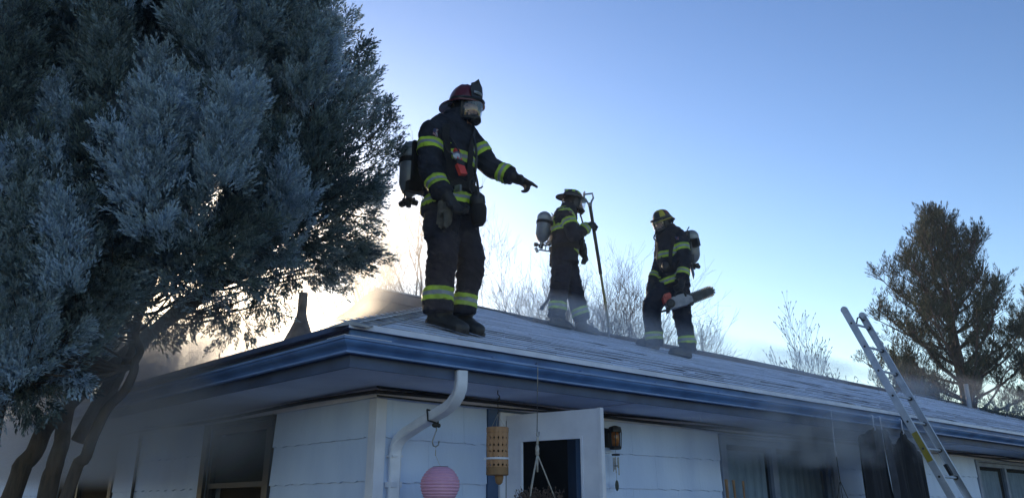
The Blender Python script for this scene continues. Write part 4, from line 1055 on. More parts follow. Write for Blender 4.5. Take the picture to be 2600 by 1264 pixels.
for a_ in (-100, -62, -25, 25, 62, 100, 150, -150):
    mb = MB(); g_ = []
    for j in range(4):
        e = math.radians(22 + 11 * j)
        for i in range(4):
            a = math.radians(a_ - 10 + 20 / 3 * i); ce = math.cos(e) ** .75
            g_.append(H2(.110 * math.sin(a) * ce * 1.035, -.012 + .130 * math.cos(a) * ce * 1.035, .062 + .100 * math.sin(e) * 1.035))
    mb.add(g_, [(j * 4 + i, j * 4 + i + 1, j * 4 + i + 5, j * 4 + i + 4) for j in range(3) for i in range(3)]); mb.build('reflective_panel', M['lime'], hel)
mb = MB(); mb.prism([H2(x, .135 - .15 * z, .07 + z) for x, z in ((-.05, 0), (-.055, .08), (-.03, .11), (.03, .11), (.055, .08), (.05, 0))], hf * .01); mb.build('front_shield', M['blackhelmet'], hel)
mb = MB(); mb.box(H2(0, -.11, .13), (.06, .05, .03)); mb.build('goggle_clip', M['silver'], hel)
ap2 = air_pack('grey air cylinder on the back of the person holding the pole', P(1384, 538, .06), P(1376, 612, .06), 0.095, -f, f, r, B, p2)
B.strap([P(1405, 560, -.12), P(1425, 545, -.16), P(1448, 552, -.18), P(1462, 590, -.15), P(1455, 630, -.15)], 0.05, ap2, name='shoulder_strap')
B.band('torso', P(1434, 632), UP, [(-0.024, 0.024, 'webbing', 'waist_belt')], off=0.016, parent=ap2)
mb = MB(); q = P(1372, 624, .05)
for dx_, dy_ in ((12, 16), (22, 16), (0, 8)): mb.tube([P(1384 + dx_ - 8, 615, .03), P(1372 + dx_, 615 + dy_ + 4, .03)], 0.008, 6)
mb.tube([P(1368, 634, .03), P(1397, 638, .03)], 0.010, 6); mb.tube([P(1365, 640, .03), P(1360, 629, .03)], 0.022, 8); mb.build('frame_bar', M['steel'], ap2)
mb = MB(); coil(mb, P(1473, 545, -.03), P(1477, 610, -.04), 0, 0.011, 12, Vector((.03, 0, 0))); mb.build('air_hose', M['black'], ap2, smooth=True)
mb = MB(); mb.loft([ring(P(1479, y, -.02), r, f, a_, b_) for y, a_, b_ in ((610, .02, .012), (616, .03, .022), (628, .03, .02), (634, .02, .01))]); mb.build('gauge', M['black'], ap2, smooth=True)
# lettering on the back of the coat is a block of pale worn characters
mb = MB()
for k_ in range(4):
    q = P(1409 + k_ * .8, 553 + 6.2 * k_, -.06); co, no, _, _ = B.bvh.find_nearest(ROOTM[p2].inverted() @ q); c_ = ROOTM[p2] @ co
    mb.box(c_ + no * .004, (.012, .03, .022), no.to_track_quat('X', 'Z').to_matrix())
mb.build('coat_lettering', M['lime_dull'], body)
# pike pole with D-handle and hook
pk_ = thing('pike_pole', 'long pike pole with D-handle top and hooked foot resting on the roof', 'pole')
ptop, pmid, pbot = P(1497, 515, -.13), P(1526, 697, -.02), P(1548, 838, .10); pbot.z = roof_z(pbot) + 0.075
pk_.location = pbot; ROOTM[pk_] = Matrix.Translation(pbot)
M['fibreglass'] = mat('yellow_fibreglass_pole', (0.26, 0.22, 0.09), (0.16, 0.13, 0.06), 10, 0.5)
pmid = ptop.lerp(pbot, 0.56)
mb = MB(); mb.tube([ptop, pmid], 0.023, 10); mb.build('grip', M['black'], pk_, smooth=40)
mb = MB(); mb.tube([pmid, pbot], 0.017, 10); mb.build('shaft', M['fibreglass'], pk_, smooth=40)
ax = (ptop - pbot).normalized(); sd = (Vector((1, 0, 0)) - ax * ax.x).normalized()
mb = MB(); dh = [(-.012, -.03), (-.03, .02), (-.058, .055), (-.055, .12), (.055, .12), (.058, .055), (.03, .02), (.012, -.03)]
mb.tube([ptop + sd * a + ax * b for a, b in dh], 0.013, 8); mb.tube([ptop - ax * .05, ptop + ax * .0], 0.027, 10); mb.build('handle', M['tank'], pk_, smooth=40)
mb = MB(); mb.tube([pbot + ax * .06, pbot - ax * .02], 0.022, 8); mb.tube([pbot, pbot - sd * .03 - ax * .075], [.012, .006], 6); mb.tube([pbot, pbot + sd * .03 - ax * .04, pbot + sd * .07 - ax * .05, pbot + sd * .09 - ax * .02], [.012, .011, .009, .005], 6)
mb.build('hook', M['steel'], pk_, smooth=40)
# tool hanging behind the leg
axe = thing('hand_tool', 'dark wooden-handled tool hanging behind the legs of the pole holder', 'tool', P(1373, 786, .1))
mb = MB(); mb.tube([P(1407, 680, .1), P(1405, 706, .1), P(1400, 735, .1), P(1391, 762, .1), P(1380, 776, .1)], [.018, .02, .022, .022, .024], 8, flat=.7); mb.build('handle', M['trousers'], axe, smooth=True)
mb = MB(); mb.tube([P(1381, 775, .1), P(1376, 781, .1), P(1374, 786, .1)], [.024, .034, .030], 8, flat=.7); mb.build('handle_knob', M['black'], axe, smooth=True)

# ------------------------------------------------------------------ third person: helmet with yellow panel, chainsaw
D = 10.62
f = Vector((-0.80, -0.60, 0)).normalized(); r = Vector((f.y, -f.x, 0))
base = P(1690, 900); base.z = roof_z(base)
p3 = thing('person', 'person in turnout gear with yellow-panelled helmet bracing a hand on one knee', 'person', base)
B = Body()
B.rings([ring(P(1697, 577), r, f, 0.09, 0.095), ring(P(1700, 583), r, f, 0.15, 0.115), ring(P(1702, 592), r, f, 0.198, 0.138), ring(P(1702, 606), r, f, 0.208, 0.15), ring(P(1702, 625), r, f, 0.21, 0.155), ring(P(1702, 650), r, f, 0.205, 0.165), ring(P(1705, 676), r, f, 0.20, 0.165), ring(P(1708, 698), r, f, 0.208, 0.172), ring(P(1711, 716), r, f, 0.218, 0.18), ring(P(1712, 730), r, f, 0.222, 0.185)], 'torso', 'coat')
B.flat([P(1697, 590), P(1695, 582), P(1693, 575)], [0.118, 0.114, 0.108], 'collar', 'coat')
sh, el, wr = P(1727, 603, -.13), P(1739, 664, -.20), P(1733, 702, -.26)
B.cap(sh, el, 0.090, 0.088, 'arm_near', 'coat', bulge=.04); B.cap(el, wr, 0.086, 0.070, 'arm_near', 'coat'); B.cap(P(1712, 598, -.04), sh, 0.10, 0.09, 'arm_near', 'coat')
B.flat([wr.lerp(el, .3), wr, wr + (wr - el) * .12], [0.080, 0.082, 0.080], 'arm_near', 'coat')
add_hand(B, P(1731, 715, -.27), P(1726, 745, -.30) - P(1731, 715, -.27), (-.5, -.5, 0), 'hand_near', (0.8, 0.8, 0.8, 0.8), thumb=1, size=1.15)
sh2, el2, wr2 = P(1682, 602, .12), P(1673, 674, .10), P(1657, 711, .0)
B.cap(sh2, el2, 0.085, 0.078, 'arm_far', 'coat'); B.cap(el2, wr2, 0.078, 0.064, 'arm_far', 'coat'); B.cap(P(1694, 608, .04), sh2, 0.10, 0.09, 'arm_far', 'coat')
add_hand(B, P(1653, 718, -.01), P(1641, 742, -.05) - P(1653, 718, -.01), (.75, .2, -.35), 'hand_far', (0.55, 0.55, 0.6, 0.65), thumb=-1, size=1.2)
B.flat([P(1694, 715, .05), P(1680, 738, .02), P(1664, 757, -.03), P(1655, 778, -.05), P(1655, 805, -.02), P(1660, 838, .03), P(1662, 862, .05), P(1662, 879, .05)], [0.13, 0.135, 0.128, 0.122, 0.112, 0.103, 0.103, 0.108], 'leg_far', 'trousers')
B.flat([P(1722, 715, -.05), P(1726, 745, -.06), P(1728, 775, -.08), P(1732, 800, -.08), P(1739, 835, -.07), P(1744, 862, -.06), P(1746, 884, -.05), P(1746, 890, -.05)], [0.13, 0.13, 0.12, 0.115, 0.107, 0.104, 0.108, 0.110], 'leg_near', 'trousers')
solA = add_foot(B, at(1615, 874, 10.80), at(1671, 884, 10.72), 'leg_far', P(1662, 866, .05))
solB = add_foot(B, at(1699, 897, 10.52), at(1753, 904, 10.56), 'leg_near', P(1746, 876, -.05))
hf = Vector((-0.80, -0.52, -0.36)).normalized(); hr = hf.cross(UP).normalized(); hu = hr.cross(hf)
HC3 = P(1683, 566)
H3 = lambda x, y, z: HC3 + hr * x + hf * y + hu * z
F3 = add_head(B, HC3 - hu * 0.015, hf, hr, hu, 1.16)
body = B.finish('body', p3, voxel=0.0105, seed=3)
solA.build('boot_sole', M['rubber'], body); solB.build('boot_sole', M['rubber'], body)
B.tape('leg_far', P(1661, 853, .04), UP + Vector((0.0, 0, 0)), 0.088, lime='lime_dull')
B.tape('leg_near', P(1744, 864, -.06), UP + Vector((-.03, 0, 0)), 0.088)
B.tape('arm_near', P(1730, 632, -.15), (sh - el) + Vector((-.0, 0, .0)), 0.085)
B.tape('arm_near', P(1735, 693, -.24), el - wr, 0.080, lime='lime_dull')
B.tape('arm_far', P(1661, 702, .03), el2 - wr2, 0.07, lime='lime_dull')
B.tape('torso', P(1702, 652), UP + Vector((.05, 0, 0)), 0.080)
B.tape('torso', P(1705, 715), UP + Vector((-.22, 0, 0)), 0.080)
B.patch(P(1716, 600, -.26), (.9, -.4, -.1), (0.05, 0, 1), 0.05, 0.04, body)
make_mask(F3, 1.16, p3, hr, hf, hu)
hel = make_helmet(H3, 1.0, p3, 'jet', hr, hf, hu, 'blackhelmet')
def dome_panel(H, a0, a1, e0, e1, m, name, dx=.112, dy=.130, dz=.128, z0=.05, na=8, ne=6):
    mb = MB(); g_ = []
    for j in range(ne + 1):
        e = math.radians(e0 + (e1 - e0) * j / ne)
        for i in range(na + 1):
            a = math.radians(a0 + (a1 - a0) * i / na); ce = math.cos(e) ** .75
            rib = 1.022 + 0.02 * (0.5 + 0.5 * math.cos(a * 4)) ** 4
            g_.append(H(dx * math.sin(a) * ce * rib, -.012 + dy * math.cos(a) * ce * rib, z0 + dz * math.sin(e) * rib))
    n_ = na + 1; mb.add(g_, [(j * n_ + i, j * n_ + i + 1, j * n_ + n_ + i + 1, j * n_ + n_ + i) for j in range(ne) for i in range(na)]); mb.build(name, M[m], hel, smooth=True)
dome_panel(H3, -75, -40, 12, 62, 'yellow', 'yellow_panel'); dome_panel(H3, 40, 75, 12, 62, 'yellow', 'yellow_panel'); dome_panel(H3, -75, 75, 55, 75, 'yellow', 'crown_panel')
dome_panel(H3, -118, -84, 18, 50, 'patch_red', 'side_emblem'); dome_panel(H3, 84, 118, 18, 50, 'patch_red', 'side_emblem')
mb = MB(); n = 40
mb.tube([H3((.112 + .030) * math.sin(a), -.012 + (.130 + .034) * math.cos(a), .05 - .020 - .012 * math.cos(a)) for a in [math.radians(-110 + 220 * i / 24) for i in range(25)]], 0.006, 6); mb.build('brim_trim', M['yellow'], hel)
ap3 = air_pack('grey air cylinder on the back of the person carrying the chainsaw', P(1755, 585, .18), P(1761, 664, .18), 0.092, -f, f, r, B, p3)
B.strap([P(1735, 600, .1), P(1722, 592, .0), P(1708, 612, -.2), P(1702, 645, -.2), P(1700, 680, -.2)], 0.05, ap3, name='shoulder_strap')
B.strap([P(1700, 600, .2), P(1685, 600, .1), P(1676, 625, .0), P(1675, 660, .0)], 0.05, ap3, name='shoulder_strap')
B.band('torso', P(1706, 690), UP, [(-0.024, 0.024, 'webbing', 'waist_belt')], off=0.016, parent=ap3)
mb = MB(); mb.bar(P(1765, 607, .05), P(1769, 626, .05), 0.10, 0.05, up=f); mb.build('electronics_box', M['black'], ap3)
mb = MB(); coil(mb, P(1668, 590, -.12), P(1672, 612, -.1), 0.02, 0.010, 10, Vector((-.05, 0, 0))); coil(mb, P(1680, 653, -.22), P(1682, 690, -.22), 0, 0.010, 10, Vector((-.03, -.03, 0))); mb.build('air_hose', M['black'], ap3, smooth=True)
mb = MB(); mb.ell(P(1690, 675, -.24), Vector((.05, 0, 0)), Vector((0, .035, 0)), Vector((0, 0, .06))); mb.build('regulator', M['black'], ap3, smooth=True)
lt = thing('utility_blade', 'short blue-grey blade hanging below the valve behind the chainsaw carrier', 'tool', P(1761, 710, .1))
mb = MB(); mb.prism([P(1752, 680, .1), P(1760, 680, .1), P(1764, 696, .1), P(1761, 710, .1), P(1757, 698, .1)], Vector((0, .012, 0))); mb.build('blade', M['blue_paint'], lt)
mb = MB(); mb.tube([P(1756, 670, .105), P(1756, 682, .105)], 0.015, 8); mb.build('handle', M['black'], lt)
# chainsaw
cs = thing('chainsaw', 'red and grey chainsaw with a long bar held low beside the leg', 'chainsaw', P(1716, 790, -.32))
Dz = -.34; TH_ = Vector((0, 0.10, 0))
M['sawgrey'] = mat('pale_grey_saw_housing', (0.30, 0.31, 0.34), (0.19, 0.20, 0.23), 14, 0.5)
M['sawred'] = mat('red_saw_housing', (0.46, 0.055, 0.035), (0.34, 0.04, 0.03), 12, 0.45)
M['sawdark'] = mat('grimy_guide_bar', (0.075, 0.08, 0.085), (0.04, 0.042, 0.045), 20, 0.6, metal=0.3)
q = lambda x, y: P(x, y, Dz)
mb = MB(); mb.prism([q(1690, 770), q(1700, 757), q(1722, 748), q(1735, 744), q(1757, 751), q(1761, 764), q(1749, 771), q(1726, 778), q(1706, 783), q(1695, 780)], TH_); mb.build('housing', M['sawgrey'], cs)
mb = MB(); mb.prism([q(1684, 753), q(1687, 746), q(1700, 742), q(1704, 746), q(1705, 760), q(1696, 770), q(1688, 767)], Vector((0, .13, 0))); mb.prism([q(1688, 748), q(1698, 745), q(1700, 752), q(1690, 757)], Vector((0, -.02, 0))); mb.build('top_cover', M['sawred'], cs)
mb = MB(); mb.lathe(q(1703, 770) - Vector((0, .015, 0)), (0, -1, 0), [(.055, -.02), (.055, 0), (.045, .015), (.02, .02), (.018, .01)], 20); mb.build('starter_cover', M['black'], cs, smooth=30)
b0, b1 = q(1742, 762), q(1806, 737); bd = (b1 - b0).normalized(); bu = bd.cross(Vector((0, -1, 0))).normalized() * -1
if bu.z < 0: bu = -bu
mb = MB(); hw_ = .050; pts_ = [b0 + bu * hw_, b1 + bu * hw_ * .95, b1 + bd * .03 + bu * hw_ * .6, b1 + bd * .042, b1 + bd * .03 - bu * hw_ * .6, b1 - bu * hw_ * .95, b0 - bu * hw_]
mb.prism([p + Vector((0, .03, 0)) for p in pts_], Vector((0, .012, 0))); mb.build('guide_bar', M['sawdark'], cs)
mb = MB(); LL = (b1 - b0).length; nt_ = 15
for k_ in range(nt_):
    for s_ in (1, -1):
        c_ = b0 + bd * (LL * (k_ + .5) / nt_) + bu * s_ * (hw_ + .007) + Vector((0, .036, 0)); mb.box(c_, (LL / nt_ * .72, .016, .022), Matrix((bd, Vector((0, 1, 0)), bu)).transposed())
for k_ in range(5):
    a = math.radians(-75 + 37.5 * k_); mb.box(b1 + bd * (.045 * math.cos(a)) + bu * (.052 * math.sin(a)) + Vector((0, .036, 0)), (.02, .016, .02))
mb.build('chain', M['black'], cs)
mb = MB(); mb.tube([q(1690, 772), q(1683, 777), q(1678, 786), q(1678, 791), q(1690, 788), q(1699, 785)], 0.014, 8); mb.build('rear_handle', M['black'], cs, smooth=True)
mb = MB(); mb.tube([q(1712, 752) , q(1716, 742), q(1728, 738), q(1738, 742), q(1742, 752)], 0.014, 8); mb.build('front_handle', M['black'], cs, smooth=True)
mb = MB(); mb.prism([q(1751, 768), q(1762, 764), q(1763, 771), q(1754, 773)], TH_); mb.prism([q(1694, 780), q(1704, 778), q(1700, 792), q(1695, 792)], TH_); mb.build('bumper_spike', M['black'], cs)
side_letters('STIHL', b0.lerp(b1, .13) + Vector((0, .020, 0)), bd, bu, 0.068, M['black'], cs)
# ================================================================== things on and around the porch
# strap and S-hook on the downspout
def hp(px, py, v): # picture point on a plane parallel to the right wall -> place
    l = onplane(px, py, 1, v); return wor(l.x, l.y, l.z)
hk = thing('bungee_hook', 'black cord and steel S-hook tied round the slanting downspout', 'hook', hp(1126, 1088, -.34))
c0 = wor(0.147, -.40, 2.163); dd = (wor(0.125, -.155, 2.075) - wor(0.158, -.5, 2.195)).normalized()
s1 = Vector((0.93, -0.36, 0)); s1 = (EX * .93 - EY * .36); s1 = (s1 - dd * s1.dot(dd)).normalized(); s2 = dd.cross(s1)
mb = MB(); mb.tube([c0 + s1 * (.043 * a) + s2 * (.037 * b) for a, b in ((-1, -1), (1, -1), (1, 1), (-1, 1), (-1, -1))], 0.006, 6); mb.build('cord', M['black'], hk)
kb = c0 - UP * .052 + EX * .02
mb = MB(); mb.ell(kb, EX * .022, EY * .013, UP * .015); mb.ell(kb + EX * .03, EX * .014, EY * .012, UP * .014); mb.build('knot', M['black'], hk, smooth=True)
mb = MB(); hkp = [(0, 0), (.004, -.03), (-.012, -.065), (-.026, -.10), (-.018, -.125), (.002, -.130), (.022, -.118), (.027, -.095)]
mb.tube([kb + EX * (x + .01) + UP * z for x, z in hkp], 0.0042, 6); mb.build('s_hook', M['steel'], hk, smooth=True)
# pink paper lantern
M['pink'] = mat('pink_paper', (0.72, 0.40, 0.56), (0.62, 0.32, 0.48), 7, 0.85, bump=0.2)
hb = kb + UP * -.13 + EX * .012
lc = at(1117, 1231, (hb.y)); lc = Vector((lc.x, hb.y, lc.z)); RL = 0.122
ln = thing('paper_lantern', 'round pink paper lantern hanging from the S-hook by a thread', 'lantern', lc - UP * RL)
mb = MB(); prof_ = []
for i in range(85):
    a = math.radians(-68 + 136 * i / 84); rr_ = RL * math.cos(a) * (1 - 0.045 * (1 - abs(math.sin(i * math.pi / 6)))); prof_.append((rr_, RL * 0.96 * math.sin(a)))
mb.lathe(lc, UP, prof_, 40, cap=False); sheet = mb.build('paper_shade', M['pink'], ln, smooth=50)
for v_ in sheet.data.vertices:
    n_ = noise.noise(v_.co * 18) * .0035 + noise.noise(v_.co * 50) * .0015; v_.co += Vector((v_.co.x, v_.co.y, 0)).normalized() * n_
mb = MB(); mb.lathe(lc, UP, [(RL * .38, RL * .885), (RL * .40, RL * .90), (RL * .38, RL * .91)], 24, cap=False); mb.tube([lc + EX * RL * .38 + UP * RL * .9, lc - EX * RL * .38 + UP * RL * .9], .0015, 5); mb.build('wire_ring', M['steel'], ln)
mb = MB(); mb.tube([hb, hb - UP * .05, lc + UP * RL * .9], .0011, 4); mb.tube([hb - UP * .02, hb - UP * .055], .003, 5); mb.build('thread', M['rope'], ln)
# bamboo lantern feeder hanging from a hook in the soffit
M['bamboo'] = mat('split_bamboo', (0.46, 0.26, 0.14), (0.34, 0.18, 0.09), 9, 0.6, stretch=(3, 3, .5), bump=0.2)
M['bamboo_dark'] = mat('bamboo_node', (0.30, 0.17, 0.08), (0.2, 0.11, 0.05), 9, 0.7)
fv = -.42; ft, fb = hp(1264, 1084, fv), hp(1262, 1206, fv); fx = (ft + fb) / 2; fh = ft.z - fb.z; fr_ = 0.072
fd = thing('bamboo_feeder', 'cylindrical slatted bamboo bird feeder with a white tie hanging beside the door', 'feeder', Vector((fx.x, fx.y, fb.z)))
cc = Vector((fx.x, fx.y, fb.z)); NS = 15
for k_ in range(NS):
    a = 2 * math.pi * k_ / NS; mb = MB(); rings = []
    for j in range(25):
        t = j / 24; w_ = 0.0150 * (1 - 0.62 * max(0, math.cos(t * 2 * math.pi * 5.5 + math.pi)) ** 3); z = .045 + (fh - .075) * t
        rr_ = fr_ + .002 * math.sin(t * 9 + k_)
        rings.append([cc + Vector((math.cos(a + o_ / fr_) * q_, math.sin(a + o_ / fr_) * q_, z)) for o_, q_ in ((-w_, rr_), (w_, rr_), (w_, rr_ - .004), (-w_, rr_ - .004))])
    mb.loft(rings); mb.build('slat', M['bamboo'], fd)
mb = MB(); mb.lathe(cc, UP, [(fr_ - .004, 0), (fr_ + .002, 0.004), (fr_ + .001, .052), (fr_ - .004, .052)], 30); mb.build('base_ring', M['bamboo_dark'], fd, smooth=35)
mb = MB(); mb.lathe(cc, UP, [(fr_ - .005, fh - .034), (fr_ + .002, fh - .034), (fr_ + .003, fh - .006), (fr_ - .002, fh), (fr_ - .012, fh - .002), (fr_ - .014, fh - .02)], 30, cap=False); mb.build('top_ring', M['bamboo'], fd, smooth=35)
mb = MB(); mb.lathe(cc, UP, [(fr_ + .0035, .098), (fr_ + .0055, .101), (fr_ + .0055, .109), (fr_ + .0035, .112)], 30, cap=False); mb.box(cc + Vector((-fr_ - .004, -.012, .104)), (.02, .014, .014)); mb.build('tie', M['trim'], fd)
mb = MB(); mb.tube([cc + UP * .05, cc + UP * (fh - .05)], fr_ * .55, 14); mb.build('seed_core', M['interior'], fd)
mb = MB(); mb.lathe(cc + Vector((.012, 0, 0)), -UP, [(.03, -.01), (.029, .015), (.022, .045), (.008, .058)], 14); mb.build('wooden_plug', M['bamboo_dark'], fd, smooth=True)
hkS = Vector((cc.x, cc.y, WT)); hkS = wor(*(loc(hkS) + Vector((.0, .0, 0))))
mb = MB()
for k_ in range(3):
    a = 2 * math.pi * k_ / 3 + .4; mb.tube([cc + Vector((math.cos(a) * fr_ * .9, math.sin(a) * fr_ * .9, fh - .02)), cc + UP * (fh + .085)], .0012, 4)
mb.build('string', M['rope'], fd)
mb = MB(); zt = WT - (cc.z + fh + .085); tp = cc + UP * (fh + .085)
hz_ = [(0, 0), (.006, .02), (.002, .05), (-.004, .08), (.012, .10), (.014, .125), (0, .14), (-.014, .125)]
mb.tube([tp + EX * x + UP * (z * zt / .14) for x, z in hz_[:5]], .003, 6); mb.tube([tp + UP * zt, tp + UP * (zt - .025), tp + UP * (zt - .035) + EX * .015, tp + UP * (zt - .055) + EX * .018, tp + UP * (zt - .065) + EX * .004], .0035, 6); mb.build('hook', M['wire'], fd, smooth=True)
# hanging planter with rope hanger and dry plant
hg0 = hp(1362, 924, -.722); hg1 = Vector((hg0.x, hg0.y, hp(1357, 1104, -.722).z))
pln = thing('hanging_planter', 'dry plant in a pot hung from the gutter by wire and white rope', 'planter', hg1 - UP * .62)
mb = MB(); mb.tube([hg0 + EY * .015 - UP * .01, hg0 + UP * .008, hg0 - EY * .01, hg0 - EY * .012 - UP * .03, hg1 + UP * .03], .0028, 6)
mb.tube([hg1 + UP * .03, hg1 + EX * -.004, hg1 + EX * .006 - UP * .012, hg1 + EX * .017, hg1 + EX * .018 + UP * .025], .0035, 6); mb.build('wire', M['steel'], pln, smooth=True)
kn = hg1 - UP * .095
mb = MB(); mb.tube([hg1 - UP * .008 + EX * .006, kn + UP * .03], .008, 8); mb.tube([kn + UP * .035, kn + UP * .012, kn, kn - UP * .02, kn - UP * .03], [.008, .014, .011, .013, .008], 8)
mb.tube([kn - UP * .02, kn - UP * .13], [.008, .005], 6)
prm = hg1 - UP * .45
for a in (-2.75, -0.35, 1.3): mb.tube([kn - UP * .02, prm + EX * math.cos(a) * .15 + EY * math.sin(a) * .15], .0042, 6)
mb.build('rope_hanger', M['rope'], pln, smooth=True)
M['pot'] = mat('brown_pot', (0.10, 0.06, 0.045), None, 8, .7)
mb = MB(); mb.lathe(prm - UP * .17, UP, [(.10, 0), (.145, .15), (.152, .17), (.14, .17), (.13, .15)], 24); mb.build('pot', M['pot'], pln, smooth=40)
M['dry'] = mat('dry_leaves', (0.13, 0.085, 0.07), (0.06, 0.045, 0.04), 30, .9)
rs = random.Random(3); mb = MB()
for k_ in range(170):
    a = rs.uniform(0, 6.283); q0 = rs.uniform(0, .13); b_ = prm + EX * math.cos(a) * q0 + EY * math.sin(a) * q0
    L_ = rs.uniform(.05, .14); d_ = (EX * math.cos(a) * rs.uniform(.1, .8) + EY * math.sin(a) * rs.uniform(.1, .8) + UP).normalized(); mb.tube([b_ - UP * .02, b_ + d_ * L_ * .6, b_ + d_ * L_], .0016, 3)
    for j in range(6):
        p_ = b_ + d_ * L_ * rs.uniform(.3, 1.05); l1 = Vector((rs.gauss(0, 1), rs.gauss(0, 1), rs.gauss(.3, 1))).normalized() * rs.uniform(.010, .02); l2 = l1.cross(Vector((rs.gauss(0, 1), rs.gauss(0, 1), rs.gauss(0, 1)))).normalized() * .006
        mb.add([p_, p_ + l1 * .5 + l2, p_ + l1, p_ + l1 * .5 - l2], [(0, 1, 2, 3)])
mb.build('dry_foliage', M['dry'], pln)
# wind chime under the porch lamp
wc0 = wor(2.24, -.10, 2.066); wt_ = wor(2.24, -.10, 2.03)
ch = thing('wind_chime', 'small wind chime with dark oval sail hanging below the porch lamp', 'wind chime', wor(2.24, -.1, 1.75))
mb = MB(); mb.lathe(wt_, UP, [(.032, -.006), (.034, 0), (.032, .006)], 16); mb.build('top_plate', M['wire'], ch)
mb = MB(); mb.tube([wc0, wt_], .001, 4); mb.tube([wt_, wt_ - UP * .20], .0012, 4); mb.build('cord', M['wire'], ch)
for k_ in range(5):
    a = 2 * math.pi * k_ / 5; p_ = wt_ + EX * .022 * math.cos(a) + EY * .022 * math.sin(a); mb = MB(); mb.tube([p_ - UP * .02, p_ - UP * (.10 + .014 * k_)], .0042, 8); mb.tube([p_, p_ - UP * .02], .0008, 4); mb.build('chime_tube', M['steel'], ch)
mb = MB(); mb.ell(wt_ - UP * .085, EX * .012, EY * .012, UP * .006); mb.build('clapper', M['wire'], ch)
M['slate'] = mat('dark_green_sail', (0.03, 0.05, 0.05), None, 10, .6)
mb = MB(); mb.ell(wt_ - UP * .235, EX * .022, EY * .005, UP * .042); mb.build('sail', M['slate'], ch, smooth=True)
# second wire from the gutter, with an empty rope hanger
g0 = hp(2107, 1037, -.722); g1 = Vector((g0.x, g0.y, hp(2107, 1152, -.722).z))
w2 = thing('wire_hanger', 'thin white wire hook hung from the gutter beside the curtained window', 'hanger', g1 - UP * .45)
mb = MB(); mb.tube([g0 + EY * .012, g0 + UP * .008, g0 - EY * .01 - UP * .01, g1 + UP * .02, g1 + EX * .008 - UP * .006, g1 + EX * .02, g1 + EX * .024 + UP * .02], .003, 6); mb.build('wire', M['trim'], w2, smooth=True)
mb = MB(); kn2 = g1 - UP * .02 + EX * .012; mb.tube([kn2, kn2 - UP * .22 + EX * .012], .005, 6)
for a in (-2.6, -.4, 1.2): mb.tube([kn2 - UP * .21 + EX * .012, kn2 - UP * .45 + EX * (.012 + .1 * math.cos(a)) + EY * .1 * math.sin(a)], .0035, 5)
mb.build('rope', M['wire'], w2)
# small hooks in the soffit
for k_, u_ in enumerate((3.0, 4.35)):
    mb = MB(); b_ = wor(u_, -.40, WT); mb.tube([b_, b_ - UP * .018, b_ - UP * .028 + EX * .012, b_ - UP * .045 + EX * .012, b_ - UP * .052], .003, 6); o = mb.build('cup_hook', M['trim'], None, base=b_ - UP * .05)
    o['label'] = ['small white cup hook in the soffit right of the open door', 'small white cup hook in the soffit above the curtained window'][k_]; o['category'] = 'hook'; o['group'] = 'cup hooks in the soffit'
# dark cloth draped from hooks on the gutter
M['cloth_black'] = mat('black_heavy_cloth', (0.020, 0.022, 0.032), (0.010, 0.011, 0.016), 5, .9, bump=.5, bscale=30, stretch=(3, 3, .6))
M['cloth_grey'] = mat('charcoal_heavy_cloth', (0.055, 0.062, 0.085), (0.03, 0.033, 0.045), 7, .9, bump=.4, bscale=60)
top_ = [(2180, 1111), (2196, 1099), (2218, 1085), (2237, 1089), (2252, 1112), (2267, 1131), (2280, 1113), (2291, 1094), (2303, 1113), (2316, 1129), (2340, 1154)]
tl_ = [onplane(x, y, 1, -.735) for x, y in top_]
cl = thing('hanging_cloth', 'dark cloth sagging between white hooks on the gutter left of the ladder', 'cloth', wor(tl_[5].x, -.735, 1.0))
def cloth_piece(u0, u1, m, name, dy, zb, seed):
    mb = MB(); nu, nz = 46, 14; F_ = []; Bk = []
    for i in range(nu + 1):
        u = u0 + (u1 - u0) * i / nu
        zt_ = np.interp(u, [p.x for p in tl_], [p.z for p in tl_]) + .006 * math.sin(u * 40)
        for j in range(nz + 1):
            t_ = j / nz; z = zt_ + (zb - zt_) * t_; fold = (.03 * math.sin(u * 17 + seed + t_ * 1.2) + .016 * math.sin(u * 41 + seed * 2 - t_ * 2) + .008 * math.sin(u * 90 + t_ * 5)) * (.35 + .65 * min(1, t_ * 2.5))
            sl_ = .10 * t_ * (1 if u > (u0 + u1) / 2 else -.3)
            F_.append(wor(u + .06 * t_, -.735 + dy + fold, z)); Bk.append(wor(u + .06 * t_, -.727 + dy + fold, z))
    n_ = nz + 1; o_ = len(F_); fs = []
    for i in range(nu):
        for j in range(nz):
            q = (i * n_ + j, i * n_ + j + 1, (i + 1) * n_ + j + 1, (i + 1) * n_ + j); fs.append(q); fs.append(tuple(o_ + k for k in reversed(q)))
        fs.append((i * n_, (i + 1) * n_, o_ + (i + 1) * n_, o_ + i * n_)); fs.append((i * n_ + nz, o_ + i * n_ + nz, o_ + (i + 1) * n_ + nz, (i + 1) * n_ + nz))
    for i in (0, nu):
        for j in range(nz): fs.append((i * n_ + j, i * n_ + j + 1, o_ + i * n_ + j + 1, o_ + i * n_ + j))
    mb.add(F_ + Bk, fs); mb.build(name, M[m], cl, smooth=60)
cloth_piece(tl_[0].x, tl_[3].x + .02, 'cloth_black', 'drape', 0.0, 1.02, 1)
cloth_piece(tl_[3].x - .03, tl_[4].x + .03, 'cloth_grey', 'drape', -.03, 1.05, 2)
cloth_piece(tl_[4].x, tl_[10].x, 'cloth_black', 'drape', -.01, 0.98, 4)
